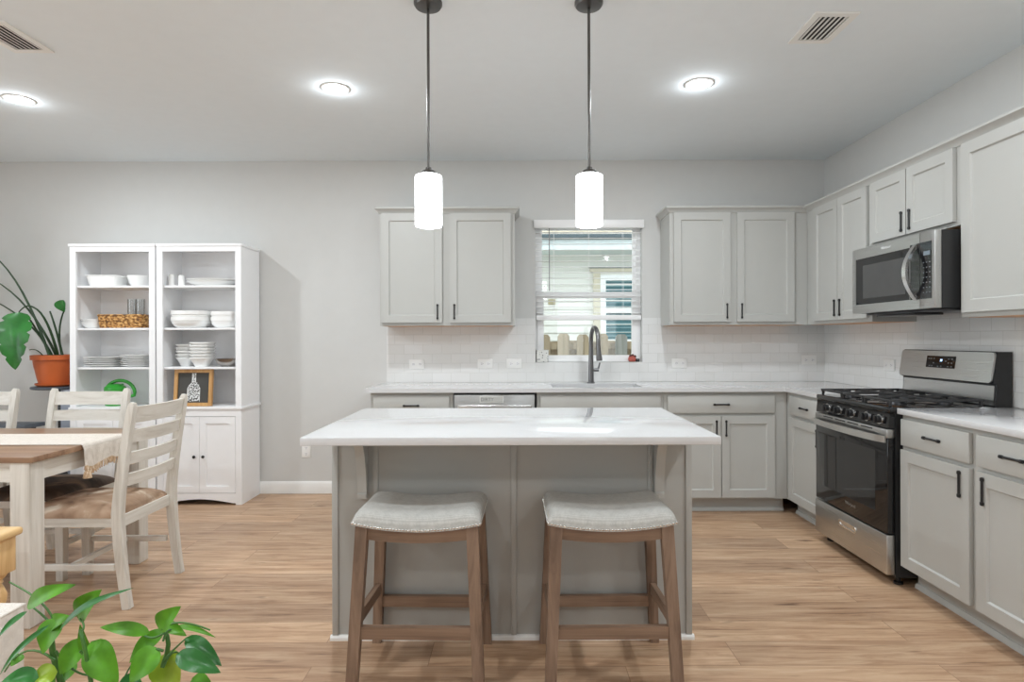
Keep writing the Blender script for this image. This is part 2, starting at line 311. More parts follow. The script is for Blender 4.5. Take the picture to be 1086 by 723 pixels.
# ------------------------------------------------------------------ mesh helpers
OFF = {}                          # world place of each root, so that shapes can be given in world metres
class MB:
    def __init__(s, mat=None): s.bm = bmesh.new(); s.T = mat or Matrix.Identity(4)
    def add(s, verts, faces):
        vs = [s.bm.verts.new(s.T @ Vector(v)) for v in verts]
        out = []
        for f in faces:
            try: out.append(s.bm.faces.new([vs[i] for i in f]))
            except ValueError: pass
        return vs, out
    def box(s, x0, x1, y0, y1, z0, z1, bev=0.0, seg=2):
        x0, x1 = sorted((x0, x1)); y0, y1 = sorted((y0, y1)); z0, z1 = sorted((z0, z1))
        vs, fs = s.add([(x0,y0,z0),(x1,y0,z0),(x1,y1,z0),(x0,y1,z0),(x0,y0,z1),(x1,y0,z1),(x1,y1,z1),(x0,y1,z1)],
              [(0,3,2,1),(4,5,6,7),(0,1,5,4),(1,2,6,5),(2,3,7,6),(3,0,4,7)])
        if bev:
            b = min(bev, .45*min(x1-x0, y1-y0, z1-z0))
            es = list({e for f in fs for e in f.edges})
            bmesh.ops.bevel(s.bm, geom=es, offset=b, segments=seg, affect='EDGES', profile=.5)
        return s
    def loft(s, rings, cap=True, closed=True):
        n = len(rings[0]); vs = []
        for r in rings: vs += [tuple(p) for p in r]
        fs = []
        for i in range(len(rings)-1):
            for j in range(n if closed else n-1):
                k = (j+1) % n
                fs.append((i*n+j, i*n+k, (i+1)*n+k, (i+1)*n+j))
        if cap and closed:
            fs.append(tuple(range(n))[::-1]); fs.append(tuple(range((len(rings)-1)*n, len(rings)*n)))
        s.add(vs, fs); return s
    def bar(s, p0, p1, w0, d0, w1=None, d1=None, ref=(1,0,0)):
        """straight bar of rectangular section (w along ref, d across), tapering"""
        p0, p1 = Vector(p0), Vector(p1); w1 = w0 if w1 is None else w1; d1 = d0 if d1 is None else d1
        ax = (p1-p0).normalized(); r = Vector(ref); r = (r - ax*r.dot(ax)).normalized(); q = ax.cross(r)
        R = []
        for p, w, d in ((p0, w0, d0), (p1, w1, d1)):
            R.append([p - r*w/2 - q*d/2, p + r*w/2 - q*d/2, p + r*w/2 + q*d/2, p - r*w/2 + q*d/2])
        return s.loft(R)
    def sweep_rect(s, pts, w, d, ref):
        """rectangular section along a bent path; w along ref"""
        pts = [Vector(p) for p in pts]; r = Vector(ref).normalized(); R = []
        for i, p in enumerate(pts):
            t = (pts[min(i+1, len(pts)-1)] - pts[max(i-1, 0)]).normalized(); q = t.cross(r).normalized()
            ww = w[i] if isinstance(w, (list, tuple)) else w; dd = d[i] if isinstance(d, (list, tuple)) else d
            R.append([p - r*ww/2 - q*dd/2, p + r*ww/2 - q*dd/2, p + r*ww/2 + q*dd/2, p - r*ww/2 + q*dd/2])
        return s.loft(R)
    def tube(s, pts, rad, n=10):
        pts = [Vector(p) for p in pts]; R = []; prev = None
        for i, p in enumerate(pts):
            t = (pts[min(i+1, len(pts)-1)] - pts[max(i-1, 0)]).normalized()
            if prev is None: a = t.orthogonal().normalized()
            else: a = (prev - t*prev.dot(t)).normalized()
            prev = a; b = t.cross(a); r = rad[i] if isinstance(rad, (list, tuple)) else rad
            R.append([p + (a*math.cos(2*PI*k/n) + b*math.sin(2*PI*k/n))*r for k in range(n)])
        return s.loft(R)
    def lathe(s, prof, c=(0,0,0), n=28, sx=1.0, sy=1.0, axis='z', sq=0):
        """profile (r, h) turned round an axis through c; sq > 0 makes the plan a rounded square"""
        R = []
        for r, h in prof:
            ring = []
            for k in range(n):
                a = 2*PI*k/n; x, y = math.cos(a), math.sin(a)
                if sq:
                    q = (abs(x)**sq + abs(y)**sq)**(-1/sq); x *= q; y *= q
                x, y = x*max(r, 1e-5)*sx, y*max(r, 1e-5)*sy
                v = {'z': (x, y, h), 'x': (h, x, y), 'y': (x, h, y)}[axis]
                ring.append((c[0]+v[0], c[1]+v[1], c[2]+v[2]))
            R.append(ring)
        return s.loft(R)
    def prism(s, poly, a0, a1, axis='x'):
        """closed 2D outline pushed along an axis (outline in the two other axes, in order)"""
        f = {'x': lambda p, a: (a, p[0], p[1]), 'y': lambda p, a: (p[0], a, p[1]), 'z': lambda p, a: (p[0], p[1], a)}[axis]
        return s.loft([[f(p, a0) for p in poly], [f(p, a1) for p in poly]])
    def plate(s, us, vs, holes, w0, w1):
        """grid plate in u, v with rectangular holes; thickness w0..w1 (local axes x, y, z)"""
        us, vs = sorted(us), sorted(vs); pts = {}
        def P(i, j, w):
            k = (i, j, w)
            if k not in pts: pts[k] = s.bm.verts.new(s.T @ Vector((us[i], vs[j], w)))
            return pts[k]
        full = set()
        for i in range(len(us)-1):
            for j in range(len(vs)-1):
                cu, cv = (us[i]+us[i+1])/2, (vs[j]+vs[j+1])/2
                if not any(h[0] < cu < h[1] and h[2] < cv < h[3] for h in holes): full.add((i, j))
        for (i, j) in full:
            s.bm.faces.new([P(i,j,w1), P(i+1,j,w1), P(i+1,j+1,w1), P(i,j+1,w1)])
            s.bm.faces.new([P(i,j,w0), P(i,j+1,w0), P(i+1,j+1,w0), P(i+1,j,w0)])
            for (a, b, nb) in (((i,j),(i+1,j),(i,j-1)), ((i+1,j),(i+1,j+1),(i+1,j)), ((i+1,j+1),(i,j+1),(i,j+1)), ((i,j+1),(i,j),(i-1,j))):
                if nb not in full: s.bm.faces.new([P(*a,w0), P(*b,w0), P(*b,w1), P(*a,w1)])
        return s
    def pillow(s, x0, x1, y0, y1, z0, h, zf=lambda u, v: 0.0, p=6, q=.45, n=20):
        """soft pad: flat under, domed edges above; zf(u, v) bends it"""
        t = [math.sin(PI/2*(2*i/n-1)) for i in range(n+1)]
        V = []; F = []; cx, cy, hx, hy = (x0+x1)/2, (y0+y1)/2, (x1-x0)/2, (y1-y0)/2
        for layer in (0, 1):
            for j in range(n+1):
                for i in range(n+1):
                    u, v = t[i], t[j]
                    f = (max(0, 1-abs(u)**p)**q) * (max(0, 1-abs(v)**p)**q) if layer else 0
                    V.append((cx+u*hx, cy+v*hy, z0 + f*h + zf(u, v)))
        m = n+1
        for j in range(n):
            for i in range(n):
                a = j*m+i; F.append((a, a+m, a+m+1, a+1)); b = m*m + a; F.append((b, b+1, b+m+1, b+m))
        s.add(V, F); bmesh.ops.remove_doubles(s.bm, verts=s.bm.verts, dist=1e-5); return s
    def build(s, name, mat, parent=None, angle=35, smooth=True, recalc=True):
        if recalc: bmesh.ops.recalc_face_normals(s.bm, faces=s.bm.faces)
        if parent is not None:
            o = OFF.get(parent.name, Vector((0,0,0)))
            bmesh.ops.translate(s.bm, verts=s.bm.verts, vec=-o)
        me = bpy.data.meshes.new(name); s.bm.to_mesh(me); s.bm.free()
        me.materials.append(M[mat] if isinstance(mat, str) else mat)
        if smooth:
            for f in me.polygons: f.use_smooth = True
            me.set_sharp_from_angle(angle=math.radians(angle))
        ob = bpy.data.objects.new(name, me); COL.objects.link(ob)
        if parent is not None:
            ob.parent = parent; OFF[ob.name] = OFF.get(parent.name, Vector((0,0,0)))
        return ob

def tag(o, label, cat, group=None, kind=None):
    o['label'] = label; o['category'] = cat
    if group: o['group'] = group
    if kind: o['kind'] = kind
    return o
def thing(name, label, cat, loc=(0,0,0), group=None):
    o = bpy.data.objects.new(name, None); COL.objects.link(o); o.location = loc; o.empty_display_size = .1
    OFF[o.name] = Vector(loc); return tag(o, label, cat, group)
def struct(mb, name, mat, parent=None, **kw):
    o = mb.build(name, mat, parent, **kw)
    if parent is None: o['kind'] = 'structure'
    return o
def single(mb, name, mat, label, cat, group=None, base=None, kind=None, **kw):
    """a thing that is one mesh, its origin moved to its base"""
    o = mb.build(name, mat, **kw)
    if base is not None:
        b = Vector(base); o.data.transform(Matrix.Translation(-b)); o.location = b
    OFF[o.name] = Vector(base) if base is not None else Vector((0,0,0))
    return tag(o, label, cat, group, kind)
def copy_tree(o, loc, label, rotz=None, group=None, swap=None):
    r = o.copy(); COL.objects.link(r); r.location = loc
    if rotz is not None: r.rotation_euler.z = rotz
    r['label'] = label
    if group: r['group'] = group
    def kids(src, dst):
        for ch in list(src.children):
            c = ch.copy(); COL.objects.link(c); c.parent = dst
            if swap and ch.name.split('.')[0] in swap:
                c.data = ch.data.copy(); c.data.materials[0] = M[swap[ch.name.split('.')[0]]]
            kids(ch, c)
    kids(o, r); return r
def text(name, body, size, T, mat, parent=None, extrude=.0004, align='CENTER'):
    cu = bpy.data.curves.new(name, 'FONT'); cu.body = body; cu.size = size; cu.extrude = extrude
    cu.align_x = align; cu.align_y = 'CENTER'
    tmp = bpy.data.objects.new(name + '_tmp', cu); COL.objects.link(tmp)
    dg = bpy.context.evaluated_depsgraph_get(); me = bpy.data.meshes.new_from_object(tmp.evaluated_get(dg))
    bpy.data.objects.remove(tmp)
    me.transform(T)
    if parent is not None: me.transform(Matrix.Translation(-OFF.get(parent.name, Vector((0,0,0)))))
    me.materials.clear(); me.materials.append(M[mat])
    ob = bpy.data.objects.new(name, me); COL.objects.link(ob)
    if parent is not None: ob.parent = parent
    return ob

def BACK(yf): return Matrix(((1,0,0,0),(0,0,-1,yf),(0,1,0,0),(0,0,0,1)))      # (u, v, out) facing the camera
def RIGHT(xf): return Matrix(((0,0,-1,xf),(-1,0,0,0),(0,1,0,0),(0,0,0,1)))    # (u = -Y, v, out) facing left

# ------------------------------------------------------------------ the room
YB, XR, CZ = 5.03, 2.548, 2.745      # back wall, right wall, ceiling
XL, YN = -5.6, -3.2                  # left wall, wall behind the camera
WX0, WX1, WZ0, WZ1 = .155, 1.038, 1.077, 2.245   # kitchen window opening

struct(MB().box(XL-.1, XR+.14, YN-.1, YB+.14, -.1, 0), 'floor', 'floor', smooth=False)
struct(MB().box(XL-.1, XR+.14, YN-.1, YB+.14, CZ, CZ+.1), 'ceiling', 'ceil', smooth=False)
mb = MB(Matrix(((1,0,0,0),(0,0,1,0),(0,1,0,0),(0,0,0,1))))
mb.plate([XL, WX0, WX1, XR+.14], [0, WZ0, WZ1, CZ], [(WX0, WX1, WZ0, WZ1)], YB, YB+.14)
struct(mb, 'wall_back', 'wall', smooth=False)
struct(MB().box(XR, XR+.14, YN, YB, 0, CZ), 'wall_right', 'wall', smooth=False)
mb = MB(Matrix(((0,0,1,0),(1,0,0,0),(0,1,0,0),(0,0,0,1))))
mb.plate([YN, -1.2, 2.9, YB], [0, .3, 2.4, CZ], [(-1.2, 2.9, .3, 2.4)], XL-.1, XL)
struct(mb, 'wall_left', 'wall', smooth=False)
mb = MB(Matrix(((1,0,0,0),(0,0,1,0),(0,1,0,0),(0,0,0,1))))
mb.plate([XL, .9, 2.2, XR], [0, .9, 2.3, CZ], [(.9, 2.2, .9, 2.3)], YN-.1, YN)
struct(mb, 'wall_front', 'wall', smooth=False)
mb = MB(); mb.prism([(YB, 0), (YB-.014, 0), (YB-.014, .078), (YB-.009, .092), (YB-.004, .1), (YB, .1)], XL, -1.064, 'x')
struct(mb, 'baseboard_back', 'trim')
# tiled splashback: a thin layer of tile on each wall
TZ = 1.44
mb = MB(Matrix(((1,0,0,0),(0,0,1,0),(0,1,0,0),(0,0,0,1))))
mb.plate([-1.073, WX0, WX1, XR], [.9145, WZ0, TZ], [(WX0, WX1, WZ0, TZ)], YB-.008, YB-.0005)
struct(mb, 'wall_tile_back', 'tile_b', smooth=False)
struct(MB().box(XR-.008, XR-.0005, 2.1, YB-.009, .9145, TZ+.02), 'wall_tile_right', 'tile_r', smooth=False)

# window: white vinyl double-hung frame, two panes, sill
FY = YB + .075
w = MB(Matrix(((1,0,0,0),(0,0,1,0),(0,1,0,0),(0,0,0,1))))
w.plate([WX0, WX0+.035, WX1-.035, WX1], [WZ0, WZ0+.035, WZ1-.03, WZ1], [(WX0+.035, WX1-.035, WZ0+.035, WZ1-.03)], FY, YB+.14)
win = struct(w, 'window_1', 'vinyl', smooth=False)
def sash(name, x0, x1, z0, z1, y0, y1, fr, bot):
    m = MB(Matrix(((1,0,0,0),(0,0,1,0),(0,1,0,0),(0,0,0,1))))
    m.plate([x0, x0+fr, x1-fr, x1], [z0, z0+bot, z1-.048, z1], [(x0+fr, x1-fr, z0+bot, z1-.048)], y0, y1)
    f = m.build(name, 'vinyl', win, smooth=False)
    MB().box(x0+fr-.002, x1-fr+.002, (y0+y1)/2-.002, (y0+y1)/2+.002, z0+bot-.002, z1-.046).build('window_pane', 'winglass', f, smooth=False)
    return f
sash('lower_sash', WX0+.02, WX1-.02, WZ0+.012, 1.658, FY-.012, FY+.02, .052, .043)
sash('upper_sash', WX0+.02, WX1-.02, 1.62, WZ1-.012, FY+.024, FY+.05, .04, .045)
MB().box(WX0+.03, WX1-.03, FY-.03, FY-.0125, WZ0+.001, WZ0+.02, .003).build('window_stool', 'vinyl', win)
# cream sticker on the lower pane
MB().box(.265, .325, FY-.0005, FY+.0012, 1.555, 1.605).build('sticker', plain('cream_sticker', srgb(232, 228, 190), .5), win)

# ------------------------------------------------------------------ outside the window
gd = MB().box(-6, 8, YB+.2, 14, -.4, -.3); struct(gd, 'ground', 'outdoor', smooth=False)
fz = 1.325
fence = thing('picket_fence', 'weathered board fence outside below the kitchen window', 'fence', (.6, 6.5, -.3))
xs = -1.0; k = 0
m1, m2, m3 = MB(), MB(), MB()
while xs < 3.4:
    zt = fz + random.uniform(-.012, .012); w_ = .125
    tgt = m3 if abs(xs - .97) < .1 else m1
    tgt.prism([(xs, -.3), (xs+w_, -.3), (xs+w_, zt-.03), (xs+w_-.025, zt), (xs+.025, zt), (xs, zt-.03)], 6.46, 6.48, 'y')
    m2.prism([(xs+.11, -.3), (xs+.225, -.3), (xs+.225, zt-.09), (xs+.205, zt-.075), (xs+.13, zt-.075), (xs+.11, zt-.09)], 6.53, 6.55, 'y')
    xs += .205; k += 1
m1.build('front_boards', 'fence', fence, smooth=False); m2.build('rear_boards', 'fence', fence, smooth=False); m3.build('grey_board', 'fence_grey', fence, smooth=False)
MB().box(-1, 3.4, 6.485, 6.525, fz-.17, fz-.10).box(-1, 3.4, 6.485, 6.525, .3, .39).build('rail', 'fence', fence, smooth=False)

house = thing('neighbouring_house', 'cream lap-sided house next door seen through the kitchen window', 'house', (1, 8.5, -.3))
m = MB(); z = -.3
while z < 2.42:
    h = min(.11, 2.43-z)
    m.loft([[(-3, 8.50, z), (-3, 8.482, z), (-3, 8.50, z+h), ], [(5, 8.50, z), (5, 8.482, z), (5, 8.50, z+h)]]); z += .11
m.box(-3, 5, 8.5, 8.6, -.3, 2.5)
m.build('siding', 'siding', house, smooth=False)
MB().box(-3.2, 5.2, 8.02, 8.5, 2.44, 2.46).build('soffit', 'fascia', house, smooth=False)
MB().box(-3.2, 5.2, 8.0, 8.02, 2.43, 2.585).build('fascia_board', 'fascia', house, smooth=False)
MB().prism([(7.9, 2.585), (8.0, 2.57), (8.0, 2.63), (7.9, 2.63)], -3.2, 5.2, 'x').build('gutter', 'rafter', house, smooth=False)
MB().prism([(7.92, 2.635), (7.92, 2.66), (11, 3.9), (11, 3.86)], -3.2, 5.2, 'x').build('roof', 'roof', house, smooth=False)
MB().box(1.07, 1.165, 8.455, 8.5, -.3, 2.2).build('corner_board', 'tan', house, smooth=False)
MB().box(1.02, 3.0, 8.44, 8.5, 2.2, 2.245).build('head_board', 'tan', house, smooth=False)
MB().box(1.0, 3.0, 8.425, 8.45, 2.245, 2.262).build('flashing', 'rafter', house, smooth=False)
hw = MB(Matrix(((1,0,0,0),(0,0,1,0),(0,1,0,0),(0,0,0,1))))
hw.plate([1.165, 1.24, 2.1, 2.18], [1.16, 1.24, 1.62, 1.68, 2.075, 2.15], [(1.24, 2.1, 1.24, 1.62), (1.24, 2.1, 1.68, 2.075)], 8.44, 8.5)
hf = hw.build('window_frame', 'sidewhite', house, smooth=False)
MB().box(1.24, 2.1, 8.485, 8.49, 1.24, 2.075).build('window_glass', 'teal', hf, smooth=False)
m = MB()
for i in range(14): m.box(1.25, 2.09, 8.476, 8.483, 1.30 + i*.058, 1.312 + i*.058)
m.build('window_blind', 'tealblind', hf, smooth=False)

# ------------------------------------------------------------------ cabinets
def pull(T, parent, u, v, vertical=True, L=.118):
    m = MB(T); h = L/2; s_ = .028
    P = (lambda a, w: (u, v+a, w)) if vertical else (lambda a, w: (u+a, v, w))
    m.tube([P(-h, s_), P(h, s_)], .0052, 10)
    for a in (-h+.009, h-.009):
        m.tube([P(a, 0), P(a, .004), P(a, .005), P(a, s_)], [.0085, .0085, .005, .005], 10)
        m.tube([P(a-.006, s_), P(a+.006, s_)], .0078, 10)
    return m.build('handle', 'black', parent)
def shaker(T, root, u0, u1, v0, v1, fr=.056, name='door', w0=.001):
    m = MB(T); t = .02
    m.plate([u0, u0+fr, u1-fr, u1], [v0, v0+fr, v1-fr, v1], [(u0+fr, u1-fr, v0+fr, v1-fr)], w0, w0+t)
    m.box(u0+fr-.006, u1-fr+.006, v0+fr-.006, v1-fr+.006, w0+.001, w0+.010)
    # bevelled lip round the panel
    a0, a1, b0, b1 = u0+fr, u1-fr, v0+fr, v1-fr; l = .006; z1, z0 = w0+t-.0005, w0+.0101
    out = [(a0,b0,z1),(a1,b0,z1),(a1,b1,z1),(a0,b1,z1)]; inn = [(a0+l,b0+l,z0),(a1-l,b0+l,z0),(a1-l,b1-l,z0),(a0+l,b1-l,z0)]
    m.add(out+inn, [(0,1,5,4),(1,2,6,5),(2,3,7,6),(3,0,4,7)])
    return m.build(name, 'cab', root, smooth=False, recalc=False if False else True)
def slab(T, root, u0, u1, v0, v1, name='drawer', mat='cab', t=.02):
    return MB(T).box(u0, u1, v0, v1, .001, .001+t, .004, 2).build(name, mat, root)
def base_unit(name, label, T, u0, u1, depth=.575, top=.8835):
    c = T @ Vector(((u0+u1)/2, 0, -depth/2))
    r = thing(name, label, 'cabinet', c, None)
    e = .0006
    MB(T).box(u0+e, u1-e, .105, top, -depth, 0).box(u0+e, u1-e, .0, .105, -depth, -.075).build('body', 'cab', r, smooth=False)
    m = MB(T)
    m.loft([[(u, 0, -.0745), (u, .026, -.0745), (u, .025, -.068), (u, .016, -.060), (u, 0, -.058)] for u in (u0+e, u1-e)])
    m.build('toe_molding', 'cab', r)
    return r
BT, RT = BACK(4.42), RIGHT(1.964)
DB, DT, WB, WT = .118, .707, .728, .858       # door bottom/top, drawer bottom/top

r = base_unit('base_cabinet', 'grey base cabinet at the left end of the back counter, beside the dishwasher', BT, -1.062, -.463)
d = slab(BT, r, -1.04, -.49, WB, WT); pull(BT, d, -.765, .79, False)
d = shaker(BT, r, -1.04, -.49, DB, DT); pull(BT, d, -.535, .62)
r = base_unit('sink_base_cabinet', 'grey sink base cabinet under the kitchen window', BT, .146, 1.064, top=.68)
MB(BT).box(.1466, 1.0634, .68, .8835, -.019, 0).build('face_frame', 'cab', r, smooth=False)
slab(BT, r, .17, 1.04, WB, WT, 'false_front')
d = shaker(BT, r, .17, .602, DB, DT); pull(BT, d, .56, .62)
d = shaker(BT, r, .608, 1.04, DB, DT); pull(BT, d, .65, .62)
r = base_unit('base_cabinet', 'grey base cabinet between the sink and the right-hand corner, one wide drawer over two doors', BT, 1.065, 1.963)
d = slab(BT, r, 1.092, 1.866, WB, WT); pull(BT, d, 1.479, .792, False)
d = shaker(BT, r, 1.092, 1.476, DB, DT); pull(BT, d, 1.443, .62)
d = shaker(BT, r, 1.482, 1.866, DB, DT); pull(BT, d, 1.513, .62)
r = base_unit('base_cabinet', 'narrow grey base cabinet between the corner and the black range', RT, -4.418, -3.866)
d = slab(RT, r, -4.345, -3.885, WB, WT); pull(RT, d, -4.115, .79, False)
d = shaker(RT, r, -4.345, -3.885, DB, DT); pull(RT, d, -3.935, .62)
r = base_unit('base_cabinet', 'grey base cabinet in the right foreground, next to the range, two drawers over two doors', RT, -3.095, -2.17)
d = slab(RT, r, -3.083, -2.617, WB, WT+.004); pull(RT, d, -2.848, .795, False)
d = shaker(RT, r, -3.083, -2.617, DB, DT); pull(RT, d, -2.668, .63)
d = slab(RT, r, -2.577, -2.18, WB, WT+.004); pull(RT, d, -2.385, .795, False)
d = shaker(RT, r, -2.577, -2.18, DB, DT); pull(RT, d, -2.535, .63)

# upper cabinets
UB, UT = BACK(4.725), RIGHT(2.259)
def upper(name, label, T, u0, u1, v0, v1, depth=.304):
    c = T @ Vector(((u0+u1)/2, v0, -depth/2)); r = thing(name, label, 'cabinet', c)
    e = .0006
    MB(T).box(u0+e, u1-e, v0, v1, -depth, 0).build('body', 'cab', r, smooth=False)
    MB(T).box(u0+.02, u1-.02, v0-.0015, v0+.01, -depth+.006, -.022).build('underside', 'cabwood', r, smooth=False)
    return r
def crown(mb, path, z0=2.2455, z1=2.292):
    prof = [(0, z0), (.007, z0), (.011, z0+.009), (.017, z0+.018), (.030, z0+.029), (.036, z0+.033), (.036, z1), (0, z1)]
    P = [Vector((p[0], p[1], 0)) for p in path]; R = []
    for i, p in enumerate(P):
        ns = []
        if i > 0: d_ = (P[i]-P[i-1]).normalized(); ns.append(Vector((d_.y, -d_.x, 0)))
        if i < len(P)-1: d_ = (P[i+1]-P[i]).normalized(); ns.append(Vector((d_.y, -d_.x, 0)))
        n = ns[0] if len(ns) == 1 else (ns[0]+ns[1]) / (1 + ns[0].dot(ns[1]))
        R.append([(p.x+n.x*o, p.y+n.y*o, z) for o, z in prof])
    return mb.loft(R)
UZ = 1.374
r = upper('wall_cabinet', 'grey two-door wall cabinet left of the window, with its own crown', UB, -1.062, -.012, UZ, 2.286)
d = shaker(UB, r, -1.044, -.576, 1.398, 2.244); pull(UB, d, -.612, 1.482)
d = shaker(UB, r, -.518, -.044, 1.398, 2.244); pull(UB, d, -.482, 1.482)
crown(MB(), [(-1.062, YB-.002), (-1.062, 4.725), (-.012, 4.725), (-.012, YB-.002)]).build('crown', 'cab', r)
r = upper('wall_cabinet', 'grey two-door wall cabinet between the window and the corner', UB, 1.19, 2.2585, UZ, 2.286)
d = shaker(UB, r, 1.218, 1.658, 1.398, 2.244); pull(UB, d, 1.628, 1.482)
d = shaker(UB, r, 1.708, 2.152, 1.398, 2.244); pull(UB, d, 1.742, 1.482)
r = upper('wall_cabinet', 'grey two-door wall cabinet on the right wall, between the corner and the microwave', UT, -4.724, -3.862, UZ, 2.286, .285)
d = shaker(UT, r, -4.594, -4.247, 1.398, 2.244); pull(UT, d, -4.278, 1.482)
d = shaker(UT, r, -4.240, -3.893, 1.398, 2.244); pull(UT, d, -4.208, 1.482)
r = upper('wall_cabinet', 'short grey two-door wall cabinet directly above the microwave', UT, -3.861, -3.088, 1.845, 2.286, .285)
d = shaker(UT, r, -3.848, -3.499, 1.866, 2.244); pull(UT, d, -3.532, 1.945)
d = shaker(UT, r, -3.492, -3.120, 1.866, 2.244); pull(UT, d, -3.460, 1.945)
r = upper('wall_cabinet', 'tall grey wall cabinet right of the microwave, cut off by the right edge', UT, -3.087, -2.15, UZ, 2.286, .285)
d = shaker(UT, r, -3.062, -2.36, 1.398, 2.244, .06); pull(UT, d, -2.70+.30, 1.482)
d = shaker(UT, r, -2.352, -2.17, 1.398, 2.244, .06)
single(crown(MB(), [(1.19, YB-.002), (1.19, 4.7245), (2.2585, 4.7245), (2.2585, 2.15)]), 'crown_molding', 'cab',
       'grey crown molding running round the corner over the right-hand wall cabinets', 'molding', base=(2.2, 4.7, 2.238))

# worktops
mb = MB(); CT = .914
mb.plate([-1.098, .262, .93, 1.935, XR-.009], [3.862, 4.382, 4.46, 4.83, YB-.009],
         [(.262, .93, 4.46, 4.83), (-1.2, 1.935, 3.8, 4.382)], CT-.030, CT)
bmesh.ops.recalc_face_normals(mb.bm, faces=mb.bm.faces)
single(mb, 'countertop', 'quartz', 'white quartz worktop along the back wall, holding the sink', 'countertop', base=(.5, 4.7, .884), smooth=False)
single(MB().box(1.935, XR-.009, 2.15, 3.098, CT-.030, CT, .003), 'countertop', 'quartz',
       'white quartz worktop on the right, in front of the range', 'countertop', base=(2.2, 2.6, .884))
# sink
s_ = thing('sink', 'stainless undermount sink set in the back worktop', 'sink', (.596, 4.645, .70))
mb = MB(); a0, a1, b0, b1 = .256, .936, 4.454, 4.836
rings = []
for ins, z in ((-.012, .8835), (0, .8835), (.004, .87), (.012, .72), (.03, .70), (.2, .694)):
    rings.append([(a0+ins, b0+min(ins, .15), z), (a1-ins, b0+min(ins, .15), z), (a1-ins, b1-min(ins, .15), z), (a0+ins, b1-min(ins, .15), z)])
mb.loft(rings, cap=False); mb.add([(a0+.2, b0+.15, .694), (a1-.2, b0+.15, .694), (a1-.2, b1-.15, .694), (a0+.2, b1-.15, .694)], [(0,1,2,3)])
mb.build('basin', 'sinksteel', s_, recalc=False)
MB().lathe([(0, .6945), (.045, .6945), (.045, .699), (.03, .697), (0, .697)], (.596, 4.645, 0)).build('drain', 'chrome', s_)
# faucet
f = thing('kitchen_faucet', 'dark gunmetal gooseneck faucet behind the sink', 'faucet', (.605, 4.90, CT))
fx, fy = .598, 4.90
body = MB().lathe([(.030, CT), (.030, CT+.006), (.024, CT+.012), (.022, CT+.10), (.019, CT+.22), (.0165, CT+.30)], (fx, fy, 0), 20)
pts = []
for i in range(15):
    a = PI*i/14; pts.append((fx + .018*(1-math.cos(a)), fy - .085*(1-math.cos(a)), CT+.33 + .115*math.sin(a)))
body.tube([(fx, fy, CT+.29)] + pts + [(fx+.036, fy-.17, CT+.29)], .0165, 14)
body.build('neck', 'gunlt', f)
MB().tube([(fx+.036, fy-.17, CT+.30), (fx+.039, fy-.17, CT+.25), (fx+.043, fy-.17, CT+.20), (fx+.044, fy-.17, CT+.185)], [.0165, .019, .024, .023], 18).build('spray_head', 'gunlt', f)
MB().tube([(fx+.018, fy, CT+.105), (fx+.062, fy, CT+.105)], .014, 14).tube([(fx+.055, fy, CT+.105), (fx+.062, fy-.004, CT+.13), (fx+.070, fy-.01, CT+.165)], [.009, .007, .006], 10).build('lever', 'gunlt', f)

# ------------------------------------------------------------------ dishwasher
dw = thing('dishwasher', 'stainless dishwasher under the back worktop, left of the sink', 'dishwasher', (-.158, 4.6, 0))
MB().box(-.460, .143, 4.43, 4.98, .10, .880).box(-.45, .135, 4.50, 4.98, 0, .1).build('body', 'blackplastic', dw, smooth=False)
MB().box(-.455, .128, 4.40, 4.429, .125, .866, .004).build('door', 'steel_x', dw)
mb = MB(); mb.box(-.425, .105, 4.352, 4.368, .768, .798, .006)
for u in (-.40, .08): mb.box(u-.008, u+.008, 4.366, 4.40, .775, .792)
mb.build('handle', 'steel_lt', dw)
mg = thing('dishwasher_magnet', 'silver sign magnet on the dishwasher door above its handle', 'magnet', (-.182, 4.3995, .832))
MB().box(-.270, -.095, 4.3965, 4.3995, .808, .857, .001).build('plate', 'magnet', mg)
MB().box(-.262, -.103, 4.3955, 4.3966, .815, .850).build('panel', plain('magnet_panel', srgb(186, 186, 182), .5), mg, smooth=False)
text('lettering', 'DIRTY', .034, BACK(4.3953) @ Matrix.Translation((-.215, .8325, 0)), 'greytext', mg)

# ------------------------------------------------------------------ island
PX0, PX1, PY0, PY1 = -.778, .733, 2.580, 3.125
isl = thing('kitchen_island', 'grey panelled kitchen island in the middle of the room', 'island', (-.02, 2.85, 0))
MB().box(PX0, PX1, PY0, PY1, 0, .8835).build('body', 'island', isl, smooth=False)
for x0, x1 in ((PX0-.006, PX0+.020), (PX1-.020, PX1+.006)):
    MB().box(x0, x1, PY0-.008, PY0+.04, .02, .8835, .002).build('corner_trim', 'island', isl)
for xc in (-.60, -.015, .565):
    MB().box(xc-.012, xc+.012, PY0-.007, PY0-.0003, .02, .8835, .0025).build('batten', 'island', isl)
mb = MB(); mb.prism([(PY0-.014, 0), (PY0-.014, .012), (PY0-.009, .019), (PY0, .021), (PY0, 0)], PX0-.014, PX1+.014, 'x')
mb.prism([(PX0-.014, 0), (PX0-.014, .012), (PX0-.009, .019), (PX0, .021), (PX0, 0)], PY0, PY1, 'y') if False else None
mb.build('base_molding', 'trim', isl)
MB().box(PX0-.012, PX0, PY0, PY1, 0, .02, .004).build('base_molding', 'trim', isl)
MB().box(PX1, PX1+.012, PY0, PY1, 0, .02, .004).build('base_molding', 'trim', isl)
for i in range(3):                                    # doors on the sink side
    u0 = PX0+.02 + i*.497
    T = Matrix(((-1,0,0,0),(0,0,1,PY1),(0,1,0,0),(0,0,0,1)))
    d = shaker(T, isl, -(u0+.48), -u0, .118, .86); pull(T, d, -(u0+.44), .62)
